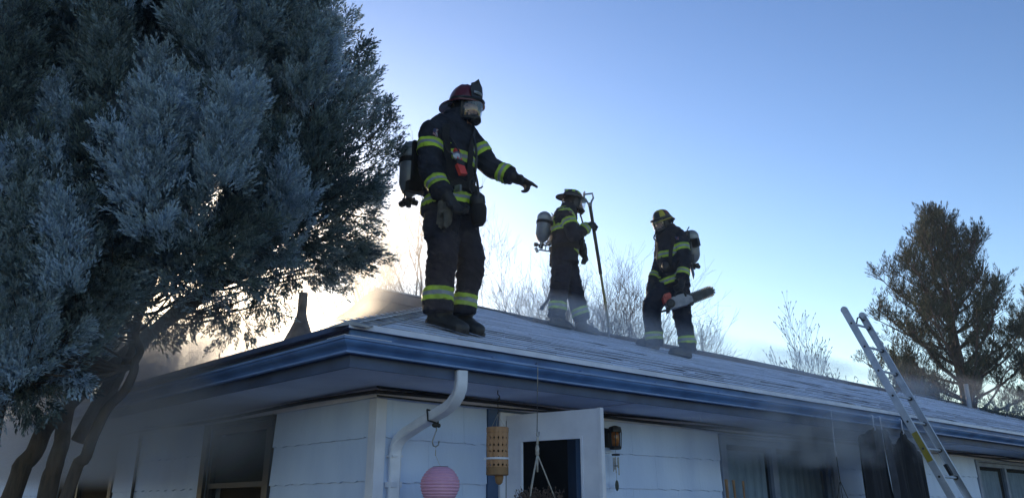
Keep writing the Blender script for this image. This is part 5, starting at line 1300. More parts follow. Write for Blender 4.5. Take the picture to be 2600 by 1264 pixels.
for k_ in (2, 3, 7):
    p_ = tl_[k_]; mb = MB(); mb.tube([wor(p_.x, -.74, p_.z - .03), wor(p_.x + .012, -.745, p_.z - .012), wor(p_.x, -.74, p_.z + .015), wor(p_.x - .004, -.742, 2.49), wor(p_.x, -.742, 2.515), wor(p_.x + .004, -.722, 2.524), wor(p_.x + .006, -.706, 2.512)], .0055, 6); mb.build('hook', M['trim'], cl, smooth=True)
# bamboo stakes standing before the window
for k_, (x, y) in enumerate(((1843, 1216), (1863, 1218), (1888, 1220))):
    t_ = hp(x, y, -.40); b_ = Vector((t_.x - .03, t_.y - .02, 0)); mb = MB(); n_ = 12
    pts_ = [b_.lerp(t_, i / n_) + Vector((.006 * math.sin(i * 1.3 + k_), 0, 0)) for i in range(n_ + 1)]
    mb.tube(pts_, [.012 + (.0022 if i % 3 == 0 else 0) - .002 * k_ for i in range(n_ + 1)], 8)
    o = mb.build('bamboo_stake', M['bamboo_dark'], None, base=b_); o['label'] = ['leftmost of the three bamboo stakes before the curtained window', 'middle of the three bamboo stakes before the curtained window', 'rightmost and thinnest of the three bamboo stakes before the window'][k_]; o['category'] = 'stake'; o['group'] = 'bamboo stakes before the window'
# ------------------------------------------------------------------ aluminium ladder leaning on the gutter
M['alu'] = mat('aluminium_ladder', (0.62, 0.66, 0.74), (0.46, 0.50, 0.57), 9, 0.42, metal=0.35, bump=.08)
M['yellowtape'] = mat('yellow_label', (0.42, 0.33, 0.03), (0.30, 0.24, 0.03), 10, .5)
UL, UR_ = 6.19, 6.63; TA = math.radians(67.5)
def lad(u, s): # point at distance s along the rail from the gutter contact
    return wor(u, -.775 + math.cos(TA) * s, 2.545 + math.sin(TA) * s)
ldir = (lad(0, 1) - lad(0, 0)); lnrm = EX.cross(ldir).normalized()
if lnrm.z < 0: lnrm = -lnrm
s_bot = -2.545 / math.sin(TA); s_top = 1.35
ld = thing('ladder', 'aluminium ladder with yellow label leaning against the gutter', 'ladder', lad((UL + UR_) / 2, s_bot))
for u_, sg in ((UL, 1), (UR_, -1)):
    mb = MB(); a_, b_ = lad(u_, s_bot), lad(u_, s_top)
    prof = [(-.010 * sg, -.038), (.016 * sg, -.038), (.016 * sg, -.034), (-.006 * sg, -.034), (-.006 * sg, .034), (.016 * sg, .034), (.016 * sg, .038), (-.010 * sg, .038)]
    mb.sweep([a_, b_], [(EX, lnrm)] * 2, prof); mb.build('rail', M['alu'], ld)
    mb = MB(); mb.lathe(b_ - EX * .014, EX, [(.039, 0), (.041, .004), (.041, .024), (.039, .028)], 18); mb.build('end_cap', M['alu'], ld, smooth=35)
    mb = MB(); mb.box(a_ + UP * .02, (.07, .12, .04), Matrix.Rotation(HROT, 3, 'Z')); mb.build('foot', M['black'], ld)
k_ = 0; s_ = 1.17
while s_ > s_bot + .15:
    mb = MB(); mb.tube([lad(UL, s_), lad(UR_, s_)], .0155, 10, flat=.85); mb.build('rung', M['alu'], ld, smooth=40)
    mb = MB()
    for u_ in (UL, UR_): mb.tube([lad(u_, s_) - EX * (.013 if u_ == UL else -.009), lad(u_, s_) - EX * (.016 if u_ == UL else -.012)], .012, 10)
    mb.tube([lad(UR_, s_) - EX * .045, lad(UR_, s_) - EX * .018], .022, 8)
    mb.build('rivet', M['black'], ld); s_ -= .305; k_ += 1
mb = MB(); mb.box(lad(UL, -.335) - EX * .0115, (.003, .32, .062), Matrix((EX, ldir, lnrm)).transposed()); mb.build('label_plate', M['yellowtape'], ld)
mb = MB(); a_, b_ = lad(UL, 1.31), lad(UR_, 1.31); rpth = [a_.lerp(b_, t_) + UP * z_ for t_, z_ in ((0, -.02), (.12, -.05), (.28, -.14), (.40, -.20), (.48, -.17), (.53, -.09), (.62, -.02), (.76, .0), (.9, -.03), (1.0, -.02))]
mb.tube(rpth, .009, 7); mb.build('rope', M['wire'], ld, smooth=True)
mb = MB(); mb.bar(lad(UL + .03, -.12) + lnrm * -.03, lad(UL + .03, .02) + lnrm * -.04, .05, .03); mb.build('rung_lock', M['black'], ld)
mb = MB(); mb.bar(lad(UR_ - .02, -.62) + lnrm * -.03, lad(UR_ - .02, -.5) + lnrm * -.03, .05, .03); mb.build('rung_lock', M['black'], ld)
# ================================================================== trees
def leaf_mat(name, dark, light, tipc, trans=0.25, rough=0.75):
    m = bpy.data.materials.new(name); m.use_nodes = True
    n, l = m.node_tree.nodes, m.node_tree.links; b = n['Principled BSDF']; out = [x for x in n if x.type == 'OUTPUT_MATERIAL'][0]
    at1 = n.new('ShaderNodeAttribute'); at1.attribute_name = 'tone'; at2 = n.new('ShaderNodeAttribute'); at2.attribute_name = 'tip'
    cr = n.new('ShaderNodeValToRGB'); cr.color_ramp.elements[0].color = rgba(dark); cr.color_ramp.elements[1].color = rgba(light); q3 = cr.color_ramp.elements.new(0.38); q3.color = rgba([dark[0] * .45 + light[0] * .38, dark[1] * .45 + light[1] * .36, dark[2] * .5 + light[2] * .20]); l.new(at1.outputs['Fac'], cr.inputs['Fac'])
    mx = n.new('ShaderNodeMix'); mx.data_type = 'RGBA'; mx.inputs[7].default_value = rgba(tipc); l.new(at2.outputs['Fac'], mx.inputs[0]); l.new(cr.outputs[0], mx.inputs[6])
    l.new(mx.outputs[2], b.inputs['Base Color']); b.inputs['Roughness'].default_value = rough; b.inputs['Specular IOR Level'].default_value = 0.25
    tr = n.new('ShaderNodeBsdfTranslucent'); l.new(mx.outputs[2], tr.inputs[0])
    ms = n.new('ShaderNodeMixShader'); ms.inputs[0].default_value = trans; l.new(b.outputs[0], ms.inputs[1]); l.new(tr.outputs[0], ms.inputs[2]); l.new(ms.outputs[0], out.inputs['Surface'])
    return m
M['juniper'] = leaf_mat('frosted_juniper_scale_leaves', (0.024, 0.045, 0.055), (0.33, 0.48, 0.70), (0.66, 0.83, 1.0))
M['juniper_bark'] = mat('juniper_bark', (0.10, 0.075, 0.06), (0.05, 0.04, 0.035), 10, .9, stretch=(3, 3, .5), bump=.8, bscale=24)
M['pine_needles'] = leaf_mat('pine_needles', (0.020, 0.036, 0.028), (0.055, 0.072, 0.048), (0.08, 0.085, 0.055), .15)
M['pine_bark'] = mat('pine_bark', (0.11, 0.085, 0.07), (0.06, 0.045, 0.04), 8, .9, bump=.7)
M['bare_bark'] = mat('bare_branch_bark', (0.15, 0.13, 0.135), (0.09, 0.08, 0.085), 6, .9, bump=.5)
M['bare_bark_pale'] = mat('pale_branch_bark', (0.27, 0.20, 0.15), (0.18, 0.14, 0.11), 6, .9, bump=.5)
rng = np.random.default_rng(11)
def rotmats(axis, spin):
    # matrices taking local z to axis, spun about it (vectorised)
    a = axis / np.linalg.norm(axis, axis=1, keepdims=True)
    ref = np.where(np.abs(a[:, 2:3]) < .9, np.array([[0, 0, 1.]]), np.array([[1., 0, 0]]))
    x = np.cross(ref, a); x /= np.linalg.norm(x, axis=1, keepdims=True); y = np.cross(a, x)
    c, s = np.cos(spin)[:, None], np.sin(spin)[:, None]
    return np.stack([x * c + y * s, -x * s + y * c, a], axis=2)
def spray_template(rng, n_tw, width, spread=0.9, blade=0.30):
    # feathery spray of unit length along z: thin triangles
    T = []; tip = []
    for i in range(n_tw):
        h = rng.uniform(0.0, 0.95); az = rng.uniform(0, 6.283); out = np.array([math.cos(az), math.sin(az), 0.])
        d = out * spread * rng.uniform(.4, 1) * (1 - h * .6) + np.array([0, 0, 1.]); d /= np.linalg.norm(d)
        b0 = np.array([0, 0, h]) + out * .22 * (1 - h) * rng.uniform(0, 1); L = blade * rng.uniform(.6, 1.2) * (1.1 - h * .5)
        sd = np.cross(d, rng.normal(size=3)); sd /= np.linalg.norm(sd); sd *= width * rng.uniform(.7, 1.2)
        T.append([b0, b0 + d * L * .45 - sd, b0 + d * L, b0 + d * L * .45 + sd]); k = min(1, h * .6 + .1); tip.append([k * .4, k * .7, min(1, k + .35), k * .7])
    return np.array(T), np.array(tip)
def scatter(templates, pos, axis, size, tone, tipf=None):
    V = []; A = []; TT = []
    n = len(pos); which = rng.integers(0, len(templates), n); R = rotmats(axis, rng.uniform(0, 6.283, n))
    for k, (T, tip) in enumerate(templates):
        m = which == k
        if not m.any(): continue
        P_ = np.einsum('nij,tkj->ntki', R[m], T) * size[m][:, None, None, None] + pos[m][:, None, None, :]
        V.append(P_.reshape(-1, 3)); A.append(np.repeat(tone[m], T.shape[0] * 4)); TT.append((np.tile(tip.ravel(), m.sum())) * (1 if tipf is None else np.repeat(tipf[m], T.shape[0] * 4)))
    V = np.concatenate(V); return V, np.arange(len(V)).reshape(-1, 4), np.clip(np.concatenate(A), 0, 1), np.concatenate(TT)
def leaf_part(name, templates, pos, axis, size, tone, m, parent, tipscale=1.0, tipf=None, **props):
    V, F_, A, TT = scatter(templates, pos, axis, size, tone, tipf)
    org = np.array(ROOTM[parent].translation); me = npmesh(name, V - org, F_, m, {'tone': A, 'tip': TT * tipscale})
    o = bpy.data.objects.new(name, me); COL.objects.link(o); o.parent = parent; ROOTM[o] = ROOTM[parent]
    for k, v in props.items(): o[k] = v
    return o
# ------------------------------------------------------------------ big juniper before the left wall
JD = 6.25
poly = np.array([(-330, -320), (100, -480), (500, -460), (800, -270), (824, -60), (854, 40), (870, 110), (890, 190), (907, 270), (936, 330), (952, 395), (950, 465), (920, 530), (887, 568), (877, 605), (884, 640), (842, 680), (825, 695), (760, 690), (715, 722), (640, 700), (600, 728), (520, 750), (460, 790), (415, 800), (385, 770), (330, 790), (300, 860), (285, 940), (220, 965), (130, 1000), (60, 1035), (0, 1070), (-120, 1080), (-330, 960)], float)
def inside(p):
    x, y = p; c = False; j = len(poly) - 1
    for i in range(len(poly)):
        xi, yi = poly[i]; xj, yj = poly[j]
        if (yi > y) != (yj > y) and x < (xj - xi) * (y - yi) / (yj - yi) + xi: c = not c
        j = i
    return c
def edge_info(p):
    a = poly; b = np.roll(poly, -1, 0); d = b - a; t = np.clip(((p - a) * d).sum(1) / (d * d).sum(1), 0, 1); q = a + d * t[:, None]; v = p - q; L = np.linalg.norm(v, axis=1); i = L.argmin(); return L[i], v[i] / max(L[i], 1e-6)
MPP = JD * 1.03 / FPX
cl_pos = []; cl_ax = []; cl_sz = []; cl_tone = []
def add_clump(px, py, dep, ax, sz, tone):
    cl_pos.append(np.array(at(px, py, JD + dep))); cl_ax.append(np.array(ax, float)); cl_sz.append(sz); cl_tone.append(tone)
pts_ = []
def try_points(n, mind):
    out = []; tries = 0
    while len(out) < n and tries < n * 60:
        tries += 1; p = np.array((rng.uniform(-330, 1000), rng.uniform(-330, 1080)))
        if not inside(p): continue
        if any((p[0] - q[0]) ** 2 + ((p[1] - q[1]) * .8) ** 2 < mind ** 2 for q in out): continue
        out.append(p)
    return out
def prof_t(d_): return 1.75 * math.sqrt(max(0, 1 - (1 - min(d_ * MPP / 1.5, 1)) ** 2))
# boughs: bulging plumes of foliage standing out at different depths, with dark creases between
for layer, (n_, mind, f0, f1) in enumerate(((150, 74, -1.0, -.30), (60, 100, .3, 1.0))):
    for bc in try_points(n_, mind):
        bd_, _ = edge_info(bc)
        if bd_ < 30: continue
        t0 = prof_t(bd_); bdep = rng.uniform(f0, f1) * t0; btone = rng.beta(.55, .6); bs = min(rng.uniform(.6, 1.1), max(.42, bd_ / 75)); lean = rng.normal(0, .16)
        for k in range(int(9 * bs + 2) if layer == 0 else 6):
            hx = rng.normal(0, .55); hy = rng.uniform(-1, 1); p = bc + np.array([hx * 46 * bs * (1 - .35 * hy) + lean * hy * 60, -hy * 82 * bs])
            if not inside(p): continue
            d_, nv = edge_info(p)
            if d_ < 22: continue
            edge_k = max(0, 1 - d_ * MPP / .7); outw = -nv * edge_k; sgn = 1 if layer == 0 else -1
            dep = bdep + sgn * .22 * (hx ** 2 + .5 * max(0, hy) ** 2)
            ax = np.array([outw[0] * .45 + hx * .35 + lean + rng.normal(0, .1), (-.40 if layer == 0 else .3) * (1 - edge_k) + rng.normal(0, .15), 1.0 - outw[1] * .5 - (1.0 * edge_k * (nv[1] < -.3))])
            sz_ = min(rng.uniform(.34, .56), max(.22, d_ * MPP / .40))
            add_clump(p[0], p[1], dep, ax, sz_, np.clip(btone * .85 + rng.uniform(-.05, .2), 0, 1))
for p in try_points(170, 54):       # sparse filling deeper inside, its dark tone painting the shade of the gaps
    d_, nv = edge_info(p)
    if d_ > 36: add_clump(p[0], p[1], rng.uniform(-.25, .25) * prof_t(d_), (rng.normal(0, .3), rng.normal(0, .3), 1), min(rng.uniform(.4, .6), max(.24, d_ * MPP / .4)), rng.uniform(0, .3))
# sprigs hanging below the limb, and a few out of the right-hand rim
for x, y in ((690, 770), (682, 800), (676, 745), (655, 735), (585, 790), (592, 830), (572, 770), (615, 815), (560, 800), (500, 800), (470, 822), (440, 835), (530, 775), (640, 715), (410, 838), (720, 720), (745, 705), (455, 800), (380, 825), (355, 840)):
    add_clump(x, y - 12, rng.uniform(-.15, .25), (rng.normal(0, .3) + .15, rng.normal(0, .3), -.8), rng.uniform(.16, .27), rng.uniform(0, .5))
for x, y, ax_ in ((880, 40, .5), (905, 100, .6), (925, 175, .7), (945, 210, .5), (950, 260, .6), (975, 300, .7), (985, 350, .6), (998, 400, .9), (990, 460, .9), (975, 500, .9), (940, 560, .9), (935, 640, .8), (920, 660, .7), (905, 650, .7), (870, 690, .5), (850, 700, .3), (930, 600, 1)):
    for q in range(3): add_clump(x - 44 + rng.normal(0, 8), y + rng.normal(0, 10), rng.uniform(-.35, .35), (ax_, rng.normal(0, .3), .75 if y < 560 else -.1), rng.uniform(.20, .32), rng.uniform(0, .6))
cl_pos = np.array(cl_pos); cl_ax = np.array(cl_ax); cl_ax /= np.linalg.norm(cl_ax, axis=1, keepdims=True); cl_sz = np.array(cl_sz); cl_tone = np.array(cl_tone)
jb = at(30, 1264, 6.0); jb.z = 0.0; jb.x -= .35
jun = thing('juniper_tree', 'huge frosted blue-green juniper filling the left of the picture', 'tree', jb)
stems = [
 ([(20, 1290, 0), (78, 1150, 0), (140, 1055, 0), (250, 955, .05), (390, 838, .1), (540, 735, .1), (690, 600, .05), (780, 440, 0)], .070, .03),
 ([(112, 1290, -.1), (142, 1180, -.1), (162, 1085, -.05), (200, 950, 0), (255, 800, 0), (300, 520, 0), (330, 200, 0), (350, -100, 0)], .065, .03),
 ([(172, 1264, -.5), (215, 1156, -.5), (261, 1052, -.5), (307, 997, -.48), (338, 941, -.45), (350, 880, -.42), (352, 800, -.35), (420, 640, -.2), (520, 420, -.1)], .042, .018),
 ([(-60, 1290, .1), (-20, 1120, .1), (20, 900, .1), (90, 520, .1), (120, 120, 0)], .065, .03),
 ([(258, 1058, -.2), (290, 990, -.2), (318, 930, -.2), (335, 870, -.2), (360, 780, -.1), (560, 540, 0), (640, 250, 0)], .032, .015),
 ([(205, 1120, .1), (330, 900, .25), (480, 760, .4), (640, 690, .5), (830, 600, .5)], .06, .02)]
stem_pts = []
for k_, (pp, r0, r1) in enumerate(stems):
    path = [at(x, y, JD + dz) for x, y, dz in pp]
    if k_ in (0, 1, 2, 3): path = [Vector((path[0].x - .12, path[0].y - .05 * k_, -.05))] + path
    sm = []
    for i in range(len(path) - 1):
        p0, p1_, p2_, p3_ = path[max(i - 1, 0)], path[i], path[i + 1], path[min(i + 2, len(path) - 1)]
        for j in range(6):
            t_ = j / 6; sm.append(0.5 * ((2 * p1_) + (p2_ - p0) * t_ + (2 * p0 - 5 * p1_ + 4 * p2_ - p3_) * t_ * t_ + (3 * p1_ - p0 - 3 * p2_ + p3_) * t_ ** 3) + Vector((noise.noise(Vector((i + t_, k_, 0)) * 1.7), noise.noise(Vector((i + t_, k_, 5)) * 1.7), 0)) * .03)
    sm.append(path[-1]); n_ = len(sm)
    mb = MB(); mb.tube(sm, [(r0 + (r1 - r0) * i / (n_ - 1)) * (1 + .12 * noise.noise(Vector((i * .6, k_, 3)))) for i in range(n_)], 12); mb.build('trunk', M['juniper_bark'], jun, smooth=True)
    stem_pts += [(p, r0 + (r1 - r0) * i / (n_ - 1)) for i, p in enumerate(sm) if p.z > 2.5]
SPT = np.array([p for p, _ in stem_pts]); br = MB()
for c_, ax_, sz_ in zip(cl_pos, cl_ax, cl_sz):
    base_ = c_ - ax_ * sz_ * .3
    d_ = np.linalg.norm(SPT - base_, axis=1) + np.maximum(0, SPT[:, 2] - base_[2] + .1) * 2; i = d_.argmin(); s_ = Vector(SPT[i]); e_ = Vector(base_); L_ = (e_ - s_).length
    if L_ > .75: continue
    mid = s_.lerp(e_, .55) - UP * .06 * L_; tip_ = Vector(c_ + ax_ * sz_ * .55)
    br.tube([s_, s_.lerp(mid, .5) - UP * .02, mid, e_, tip_], [.006 + .006 * L_, .006 + .005 * L_, .008, .006, .002], 5, False)
br.build('branches', M['juniper_bark'], jun, kind='stuff')
temps = [spray_template(rng, 26, .036, 1.0, .33) for _ in range(6)]
n_c = len(cl_pos); rep = np.repeat(np.arange(n_c), np.clip((cl_sz / .5) ** 2 * 78, 24, 150).astype(int)); t_ = rng.uniform(-.45, .75, len(rep)); R = rotmats(cl_ax, np.zeros(n_c))
az = rng.uniform(0, 6.283, len(rep)); rad = (0.29 * np.clip(.8 - np.clip(t_, 0, 1), .08, 1) ** .7) * np.sqrt(rng.uniform(0.05, 1, len(rep)))
lo = np.stack([np.cos(az) * rad, np.sin(az) * rad, t_], 1) * cl_sz[rep][:, None]
pos = cl_pos[rep] + np.einsum('nij,nj->ni', R[rep], lo)
la = np.stack([np.cos(az) * (.35 + .6 * rad), np.sin(az) * (.35 + .6 * rad), np.ones(len(rep)) * .9], 1)
axis = np.einsum('nij,nj->ni', R[rep], la) + rng.normal(0, .15, (len(rep), 3))
size = rng.uniform(.075, .15, len(rep))
tone = cl_tone[rep] * .7 + rng.uniform(-.1, .3, len(rep))
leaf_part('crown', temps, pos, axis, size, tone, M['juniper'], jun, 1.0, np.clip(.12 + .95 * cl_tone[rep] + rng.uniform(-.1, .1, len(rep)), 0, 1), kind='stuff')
# ------------------------------------------------------------------ bare trees
def bare_tree(label, base, height, seed, r0=.10, depth=5, spread=.55, m='bare_bark', lean=(0, 0), first=.3, nmain=4, buds=False, twig=1.0, kink=.10, group='bare trees behind the house', name='bare_tree', ls=1.0):
    rs = random.Random(seed); t = thing(name, label, 'tree', base, 0, group)
    trunk = MB(); crown = MB(); ends = []
    def grow(p, d, L, rad, lv):
        nseg = 5 if lv == 0 else (4 if lv < 3 else 3); path = [p]; rr = [rad]; q = Vector(p); dd = Vector(d)
        for i in range(nseg):
            dd = (dd + Vector((rs.gauss(0, kink), rs.gauss(0, kink), rs.gauss(.05 if lv else 0, kink * .6)))).normalized(); q = q + dd * (L / nseg); path.append(q.copy()); rr.append(max(.0022, rad * (1 - .62 * (i + 1) / nseg)))
        (trunk if lv == 0 else crown).tube(path, rr, 8 if lv == 0 else (5 if lv < 2 else 3), lv < 2)
        if lv >= depth: ends.append((path[-1], dd)); return
        nb = nmain if lv == 0 else rs.choice((3, 3, 4, 4)) if lv < depth - 1 else rs.choice((3, 3, 4))
        for k in range(nb):
            ti = (first + (1 - first) * (k + .6) / nb) if lv == 0 else rs.uniform(.25, 1.0); i = min(int(ti * nseg), nseg - 1); pp = path[i].lerp(path[i + 1], ti * nseg - i)
            ax = dd.cross(Vector((rs.gauss(0, 1), rs.gauss(0, 1), rs.gauss(0, 1)))).normalized(); ang = rs.uniform(spread * .6, spread * 1.35)
            nd = (Matrix.Rotation(ang, 3, ax) @ dd); nd = (nd + UP * .12).normalized(); rl = rr[i] * rs.uniform(.5, .72)
            grow(pp, nd, L * rs.uniform(.50, .74) * (1.1 * ls if lv == 0 else 1), max(rl, .0024 * twig), lv + 1)
        grow(path[-1], dd, L * rs.uniform(.5, .66), max(rr[-1], .0028), lv + 1)
    grow(Vector(base), Vector((lean[0], lean[1], 1)).normalized(), height * .46, r0, 0)
    trunk.build('trunk', M[m], t, smooth=True); crown.build('crown', M[m], t, kind='stuff')
    if buds:
        bb = MB()
        for p, d in ends: bb.tube([p, p + d * .03, p + d * .055], [.003, .008, .003], 4)
        bb.build('buds', M[m], t, kind='stuff')
    return t
def gpt(px, d):
    p = at(px, 900, d); return Vector((p.x, p.y, 0))
def top_z(px, py, d): return at(px, py, d).z
bare_tree('pale bare tree with forked trunk behind the pointing person', gpt(1012, 19), top_z(1000, 540, 19) * 1.12, 21, .20, 5, .52, 'bare_bark_pale', (-.02, 0), .55, 4, twig=1.6)
bare_tree('slender pale bare tree left of the forked one, in the glow', gpt(955, 22), top_z(950, 590, 22) * 1.0, 22, .12, 5, .45, 'bare_bark_pale', (.02, 0), .5, 4, twig=1.6)
bare_tree('thin bare tree between the two pairs of legs', gpt(1100, 24), top_z(1100, 560, 24) * 1.1, 37, .12, 5, .5, 'bare_bark_pale', (.05, 0), .5, 4, twig=1.6)
bare_tree('bare crooked tree between the first and second persons', gpt(1285, 20), top_z(1290, 630, 20) * 1.04, 24, .15, 5, .66, 'bare_bark', (.02, 0), .5, 4, twig=1.25)
bare_tree('bare tree directly behind the legs of the pole holder', gpt(1390, 21), top_z(1385, 630, 21) * 1.04, 25, .15, 5, .64, 'bare_bark', (0, 0), .5, 5, twig=1.25)
bare_tree('dense bare thicket tree right of the pole', gpt(1560, 19), top_z(1560, 680, 19) * 1.02, 26, .12, 5, .66, 'bare_bark', (-.02, 0), .45, 6, twig=1.15)
bare_tree('dense bare thicket tree behind the pole foot', gpt(1500, 20), top_z(1500, 660, 20) * 1.02, 27, .12, 5, .66, 'bare_bark', (.04, 0), .45, 6, twig=1.15)
bare_tree('dense bare thicket tree left of the chainsaw carrier', gpt(1625, 21), top_z(1620, 710, 21) * 1.0, 28, .12, 5, .66, 'bare_bark', (.0, 0), .45, 6, twig=1.15)
bare_tree('small bare sapling just right of the chainsaw carrier', gpt(1800, 16), top_z(1800, 815, 16), 29, .04, 3, .38, 'bare_bark', (.0, 0), .72, 4, twig=1.2, buds=True, ls=.55)
bare_tree('open bare tree with buds left of the ladder top', gpt(2090, 15.5), top_z(2080, 790, 15.5) * 1.12, 30, .06, 4, .42, 'bare_bark', (.01, 0), .62, 6, buds=True, kink=.06, ls=.55)
bare_tree('low budding bare tree just left of the leaning ladder', gpt(2195, 15.5), top_z(2190, 880, 15.5), 31, .05, 3, .5, 'bare_bark', (.05, 0), .7, 4, buds=True, ls=.5)
bare_tree('pale bare branches in the golden glow behind the left eave', gpt(400, 19), top_z(420, 760, 19), 32, .13, 5, .6, 'bare_bark_pale', (.22, 0), .4, 6, twig=1.6)
bare_tree('pale bare tree glowing behind the hanging sprigs', gpt(545, 21), top_z(560, 800, 21), 33, .10, 5, .6, 'bare_bark_pale', (.1, 0), .4, 5, twig=1.6)
# ------------------------------------------------------------------ pines on the right
def pine(label, base, height, crown_r, seed, nwh=17, lowf=.22, tuft_n=5200, topr=.35):
    rg = np.random.default_rng(seed); t = thing('pine_tree', label, 'tree', base, 0, 'pines at the right')
    mb = MB(); n_ = 18; b = Vector(base)
    tp = [b + Vector((.15 * noise.noise(Vector((i * .3, seed, 0))), .1 * noise.noise(Vector((i * .3, seed, 4))), height * i / n_ * .97)) for i in range(n_ + 1)]
    mb.tube(tp, [.27 * (1 - .93 * i / n_) for i in range(n_ + 1)], 10); mb.build('trunk', M['pine_bark'], t, smooth=True)
    lb = MB(); pos = []; ax = []; sz = []; tn = []
    for w in range(nwh):
        h = lowf + (1 - lowf) * (w + .3) / nwh; nb = rg.integers(5, 8) if h < .9 else 4
        s_ = (h - lowf) / (1 - lowf); prof_ = crown_r * (math.sin(min(1, (s_ * .84 + .16)) * math.pi) ** .75 * (1 - .52 * s_) + topr * .25 * (1 - s_))
        for k in range(nb):
            az = 2 * math.pi * (k + rg.uniform(-.35, .35)) / nb + w * 1.3; L = prof_ * rg.uniform(.70, 1.12); i = h * n_ * 1.0; p0 = tp[min(int(i), n_)]
            p0 = b.lerp(Vector((tp[min(int(i), n_)].x, tp[min(int(i), n_)].y, b.z)), 1) + UP * (height * h * .97)
            el = rg.uniform(-.05, .35) + .55 * s_; d = Vector((math.cos(az), math.sin(az), el)).normalized(); path = [p0]
            q = p0.copy(); dd = d.copy()
            for j in range(6): dd = (dd + Vector((rg.normal(0, .08), rg.normal(0, .08), .10))).normalized(); q = q + dd * L / 6; path.append(q.copy())
            lb.tube(path, [.05 * (1 - .8 * j / 6) * (.4 + .6 * L / crown_r) for j in range(7)], 5, False)
            for m_ in range(int(6 + 18 * L / crown_r)):
                tt = rg.uniform(.18, 1.0) ** .8; i2 = min(int(tt * 6), 5); pb = path[i2].lerp(path[i2 + 1], tt * 6 - i2); sd = Vector((rg.normal(), rg.normal(), abs(rg.normal()) * .6 + .25)).normalized(); sl = rg.uniform(.15, .55) * (.6 + .5 * L / crown_r); pe = pb + (sd * .8 + dd * .5).normalized() * sl
                lb.tube([pb, pb.lerp(pe, .5) - UP * .02, pe], [.012, .008, .005], 3, False)
                for z_ in range(rg.integers(2, 5)):
                    f_ = rg.uniform(.35, 1.0); pos.append(np.array(pb.lerp(pe, f_)) + rg.normal(0, .06, 3)); ax.append(np.array(sd * .5 + UP * .9 + Vector(rg.normal(0, .25, 3)))); sz.append(rg.uniform(.20, .36)); tn.append(rg.uniform(0, 1))
    lb.build('limbs', M['pine_bark'], t, kind='stuff')
    tm = [spray_template(rg, 36, .020, .85, .42) for _ in range(4)]
    leaf_part('crown', tm, np.array(pos), np.array(ax), np.array(sz), np.array(tn), M['pine_needles'], t, .5, kind='stuff')
    return len(pos)
pine('tall dark pine behind the ladder at the right', gpt(2432, 21), at(2430, 522, 21).z, 2.75, 41)
pine('shorter dark pine cut off by the right edge', gpt(2690, 22), at(2640, 700, 22).z, 1.6, 42)
pine('low young pine between the ladder and the tall pine', gpt(2295, 24), at(2290, 905, 24).z, 1.0, 43, nwh=9)
# ================================================================== smoke drifting from the eaves and over the roof
def smoke_mat(name, dens, col, scale, aniso=0.3, soft=0.3, lo=0.42, hi=0.75, seed=0.0, stretch=(1, 1, 1), absorb=(0.5, 0.5, 0.5)):
    m = bpy.data.materials.new(name); m.use_nodes = True; n, l = m.node_tree.nodes, m.node_tree.links
    for x in list(n):
        if x.type != 'OUTPUT_MATERIAL': n.remove(x)
    out = [x for x in n if x.type == 'OUTPUT_MATERIAL'][0]
    pv = n.new('ShaderNodeVolumePrincipled'); pv.inputs['Color'].default_value = rgba(col); pv.inputs['Anisotropy'].default_value = aniso
    tc = n.new('ShaderNodeTexCoord'); mp = n.new('ShaderNodeMapping'); mp.inputs['Location'].default_value = (seed, seed * .7, 0); mp.inputs['Scale'].default_value = stretch
    l.new(tc.outputs['Object'], mp.inputs['Vector']); nz = n.new('ShaderNodeTexNoise'); nz.inputs['Scale'].default_value = scale; nz.inputs['Detail'].default_value = 4; nz.inputs['Roughness'].default_value = .55; nz.inputs['Distortion'].default_value = .6
    l.new(mp.outputs[0], nz.inputs['Vector'])
    mr = n.new('ShaderNodeMapRange'); mr.interpolation_type = 'SMOOTHSTEP'; mr.inputs['From Min'].default_value = lo; mr.inputs['From Max'].default_value = hi; l.new(nz.outputs['Fac'], mr.inputs['Value'])
    sx = n.new('ShaderNodeSeparateXYZ'); l.new(tc.outputs['Generated'], sx.inputs[0]); prev = mr.outputs[0]
    for i in range(3):
        # fades to nothing before each face of its box
        a = n.new('ShaderNodeMath'); a.operation = 'SUBTRACT'; a.inputs[0].default_value = 0.5; s_ = n.new('ShaderNodeMath'); s_.operation = 'SUBTRACT'; s_.inputs[1].default_value = .5; l.new(sx.outputs[i], s_.inputs[0])
        b = n.new('ShaderNodeMath'); b.operation = 'ABSOLUTE'; l.new(s_.outputs[0], b.inputs[0]); l.new(b.outputs[0], a.inputs[1])
        c = n.new('ShaderNodeMapRange'); c.interpolation_type = 'SMOOTHSTEP'; c.inputs['From Max'].default_value = soft; l.new(a.outputs[0], c.inputs['Value'])
        d = n.new('ShaderNodeMath'); d.operation = 'MULTIPLY'; l.new(prev, d.inputs[0]); l.new(c.outputs[0], d.inputs[1]); prev = d.outputs[0]
    e = n.new('ShaderNodeMath'); e.operation = 'MULTIPLY'; e.inputs[1].default_value = dens; l.new(prev, e.inputs[0]); l.new(e.outputs[0], pv.inputs['Density']); l.new(pv.outputs[0], out.inputs['Volume'])
    return m
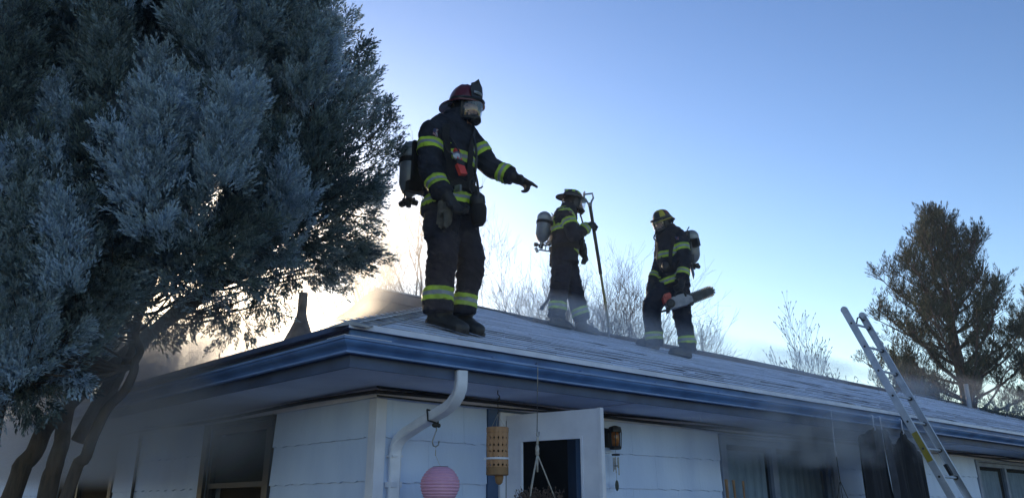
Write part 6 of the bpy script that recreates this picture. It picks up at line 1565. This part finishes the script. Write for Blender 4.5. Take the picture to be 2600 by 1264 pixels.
def smoke(label, lo_, hi_, mat_, tilt=0.0):
    # box in house coordinates; tilt leans it along the right roof face
    mb = MB(); c = (Vector(lo_) + Vector(hi_)) / 2; mb.box((0, 0, 0), [hi_[i] - lo_[i] for i in range(3)])
    o = mb.build('smoke', mat_); o.matrix_world = Matrix.Translation(wor(*c)) @ Matrix.Rotation(HROT, 4, 'Z') @ Matrix.Rotation(tilt, 4, 'X')
    o['kind'] = 'stuff'; o['label'] = label; o['category'] = 'smoke'
    return o
smoke('grey smoke rolling out under the left eave', (-1.75, .25, 1.75), (-.02, 7.3, 3.05), smoke_mat('smoke_left_eave', 4.6, (.84, .85, .89), 1.2, .2, .32, .40, .66, 1.0))
smoke('golden smoke rising behind the hip roof around the vent', (-.6, 2.6, 2.9), (3.7, 9.5, 6.0), smoke_mat('smoke_behind_hip', .95, (.95, .93, .9), .55, .75, .3, .38, .72, 4.0))
smoke('thin smoke sliding over the frosted roof around the boots', (-.4, -.9, 3.17), (11.5, 2.9, 3.68), smoke_mat('smoke_roof_front', .75, (.93, .95, 1.0), 1.1, .0, .35, .44, .74, 7.0), SA)
smoke('thin smoke over the far roof before the pines', (9, -1.2, 3.25), (26, 2.9, 3.85), smoke_mat('smoke_roof_far', .07, (.9, .95, 1.0), .5, .0, .3, .3, .75, 9.0), SA)
smoke('grey smoke under the right eave above the curtained window', (2.6, -1.0, 1.95), (7.4, -.01, 2.62), smoke_mat('smoke_right_eave', 4.5, (.88, .89, .93), 1.5, .2, .3, .42, .68, 12.0))

# thin even haze of drifting smoke over the whole place
hz = MB(); hz.box2((-75, -30, -1.0), (75, 90, 12.0))
hm = bpy.data.materials.new('thin_smoke_haze'); hm.use_nodes = True
hn, hl = hm.node_tree.nodes, hm.node_tree.links
for x in list(hn):
    if x.type != 'OUTPUT_MATERIAL': hn.remove(x)
hv = hn.new('ShaderNodeVolumePrincipled'); hv.inputs['Color'].default_value = (.86, .93, 1.0, 1); hv.inputs['Density'].default_value = 0.0013; hv.inputs['Anisotropy'].default_value = 0.7
hl.new(hv.outputs[0], [x for x in hn if x.type == 'OUTPUT_MATERIAL'][0].inputs['Volume'])
ho = hz.build('haze', hm, kind='stuff', label='thin pale smoke haze hanging over the whole yard')
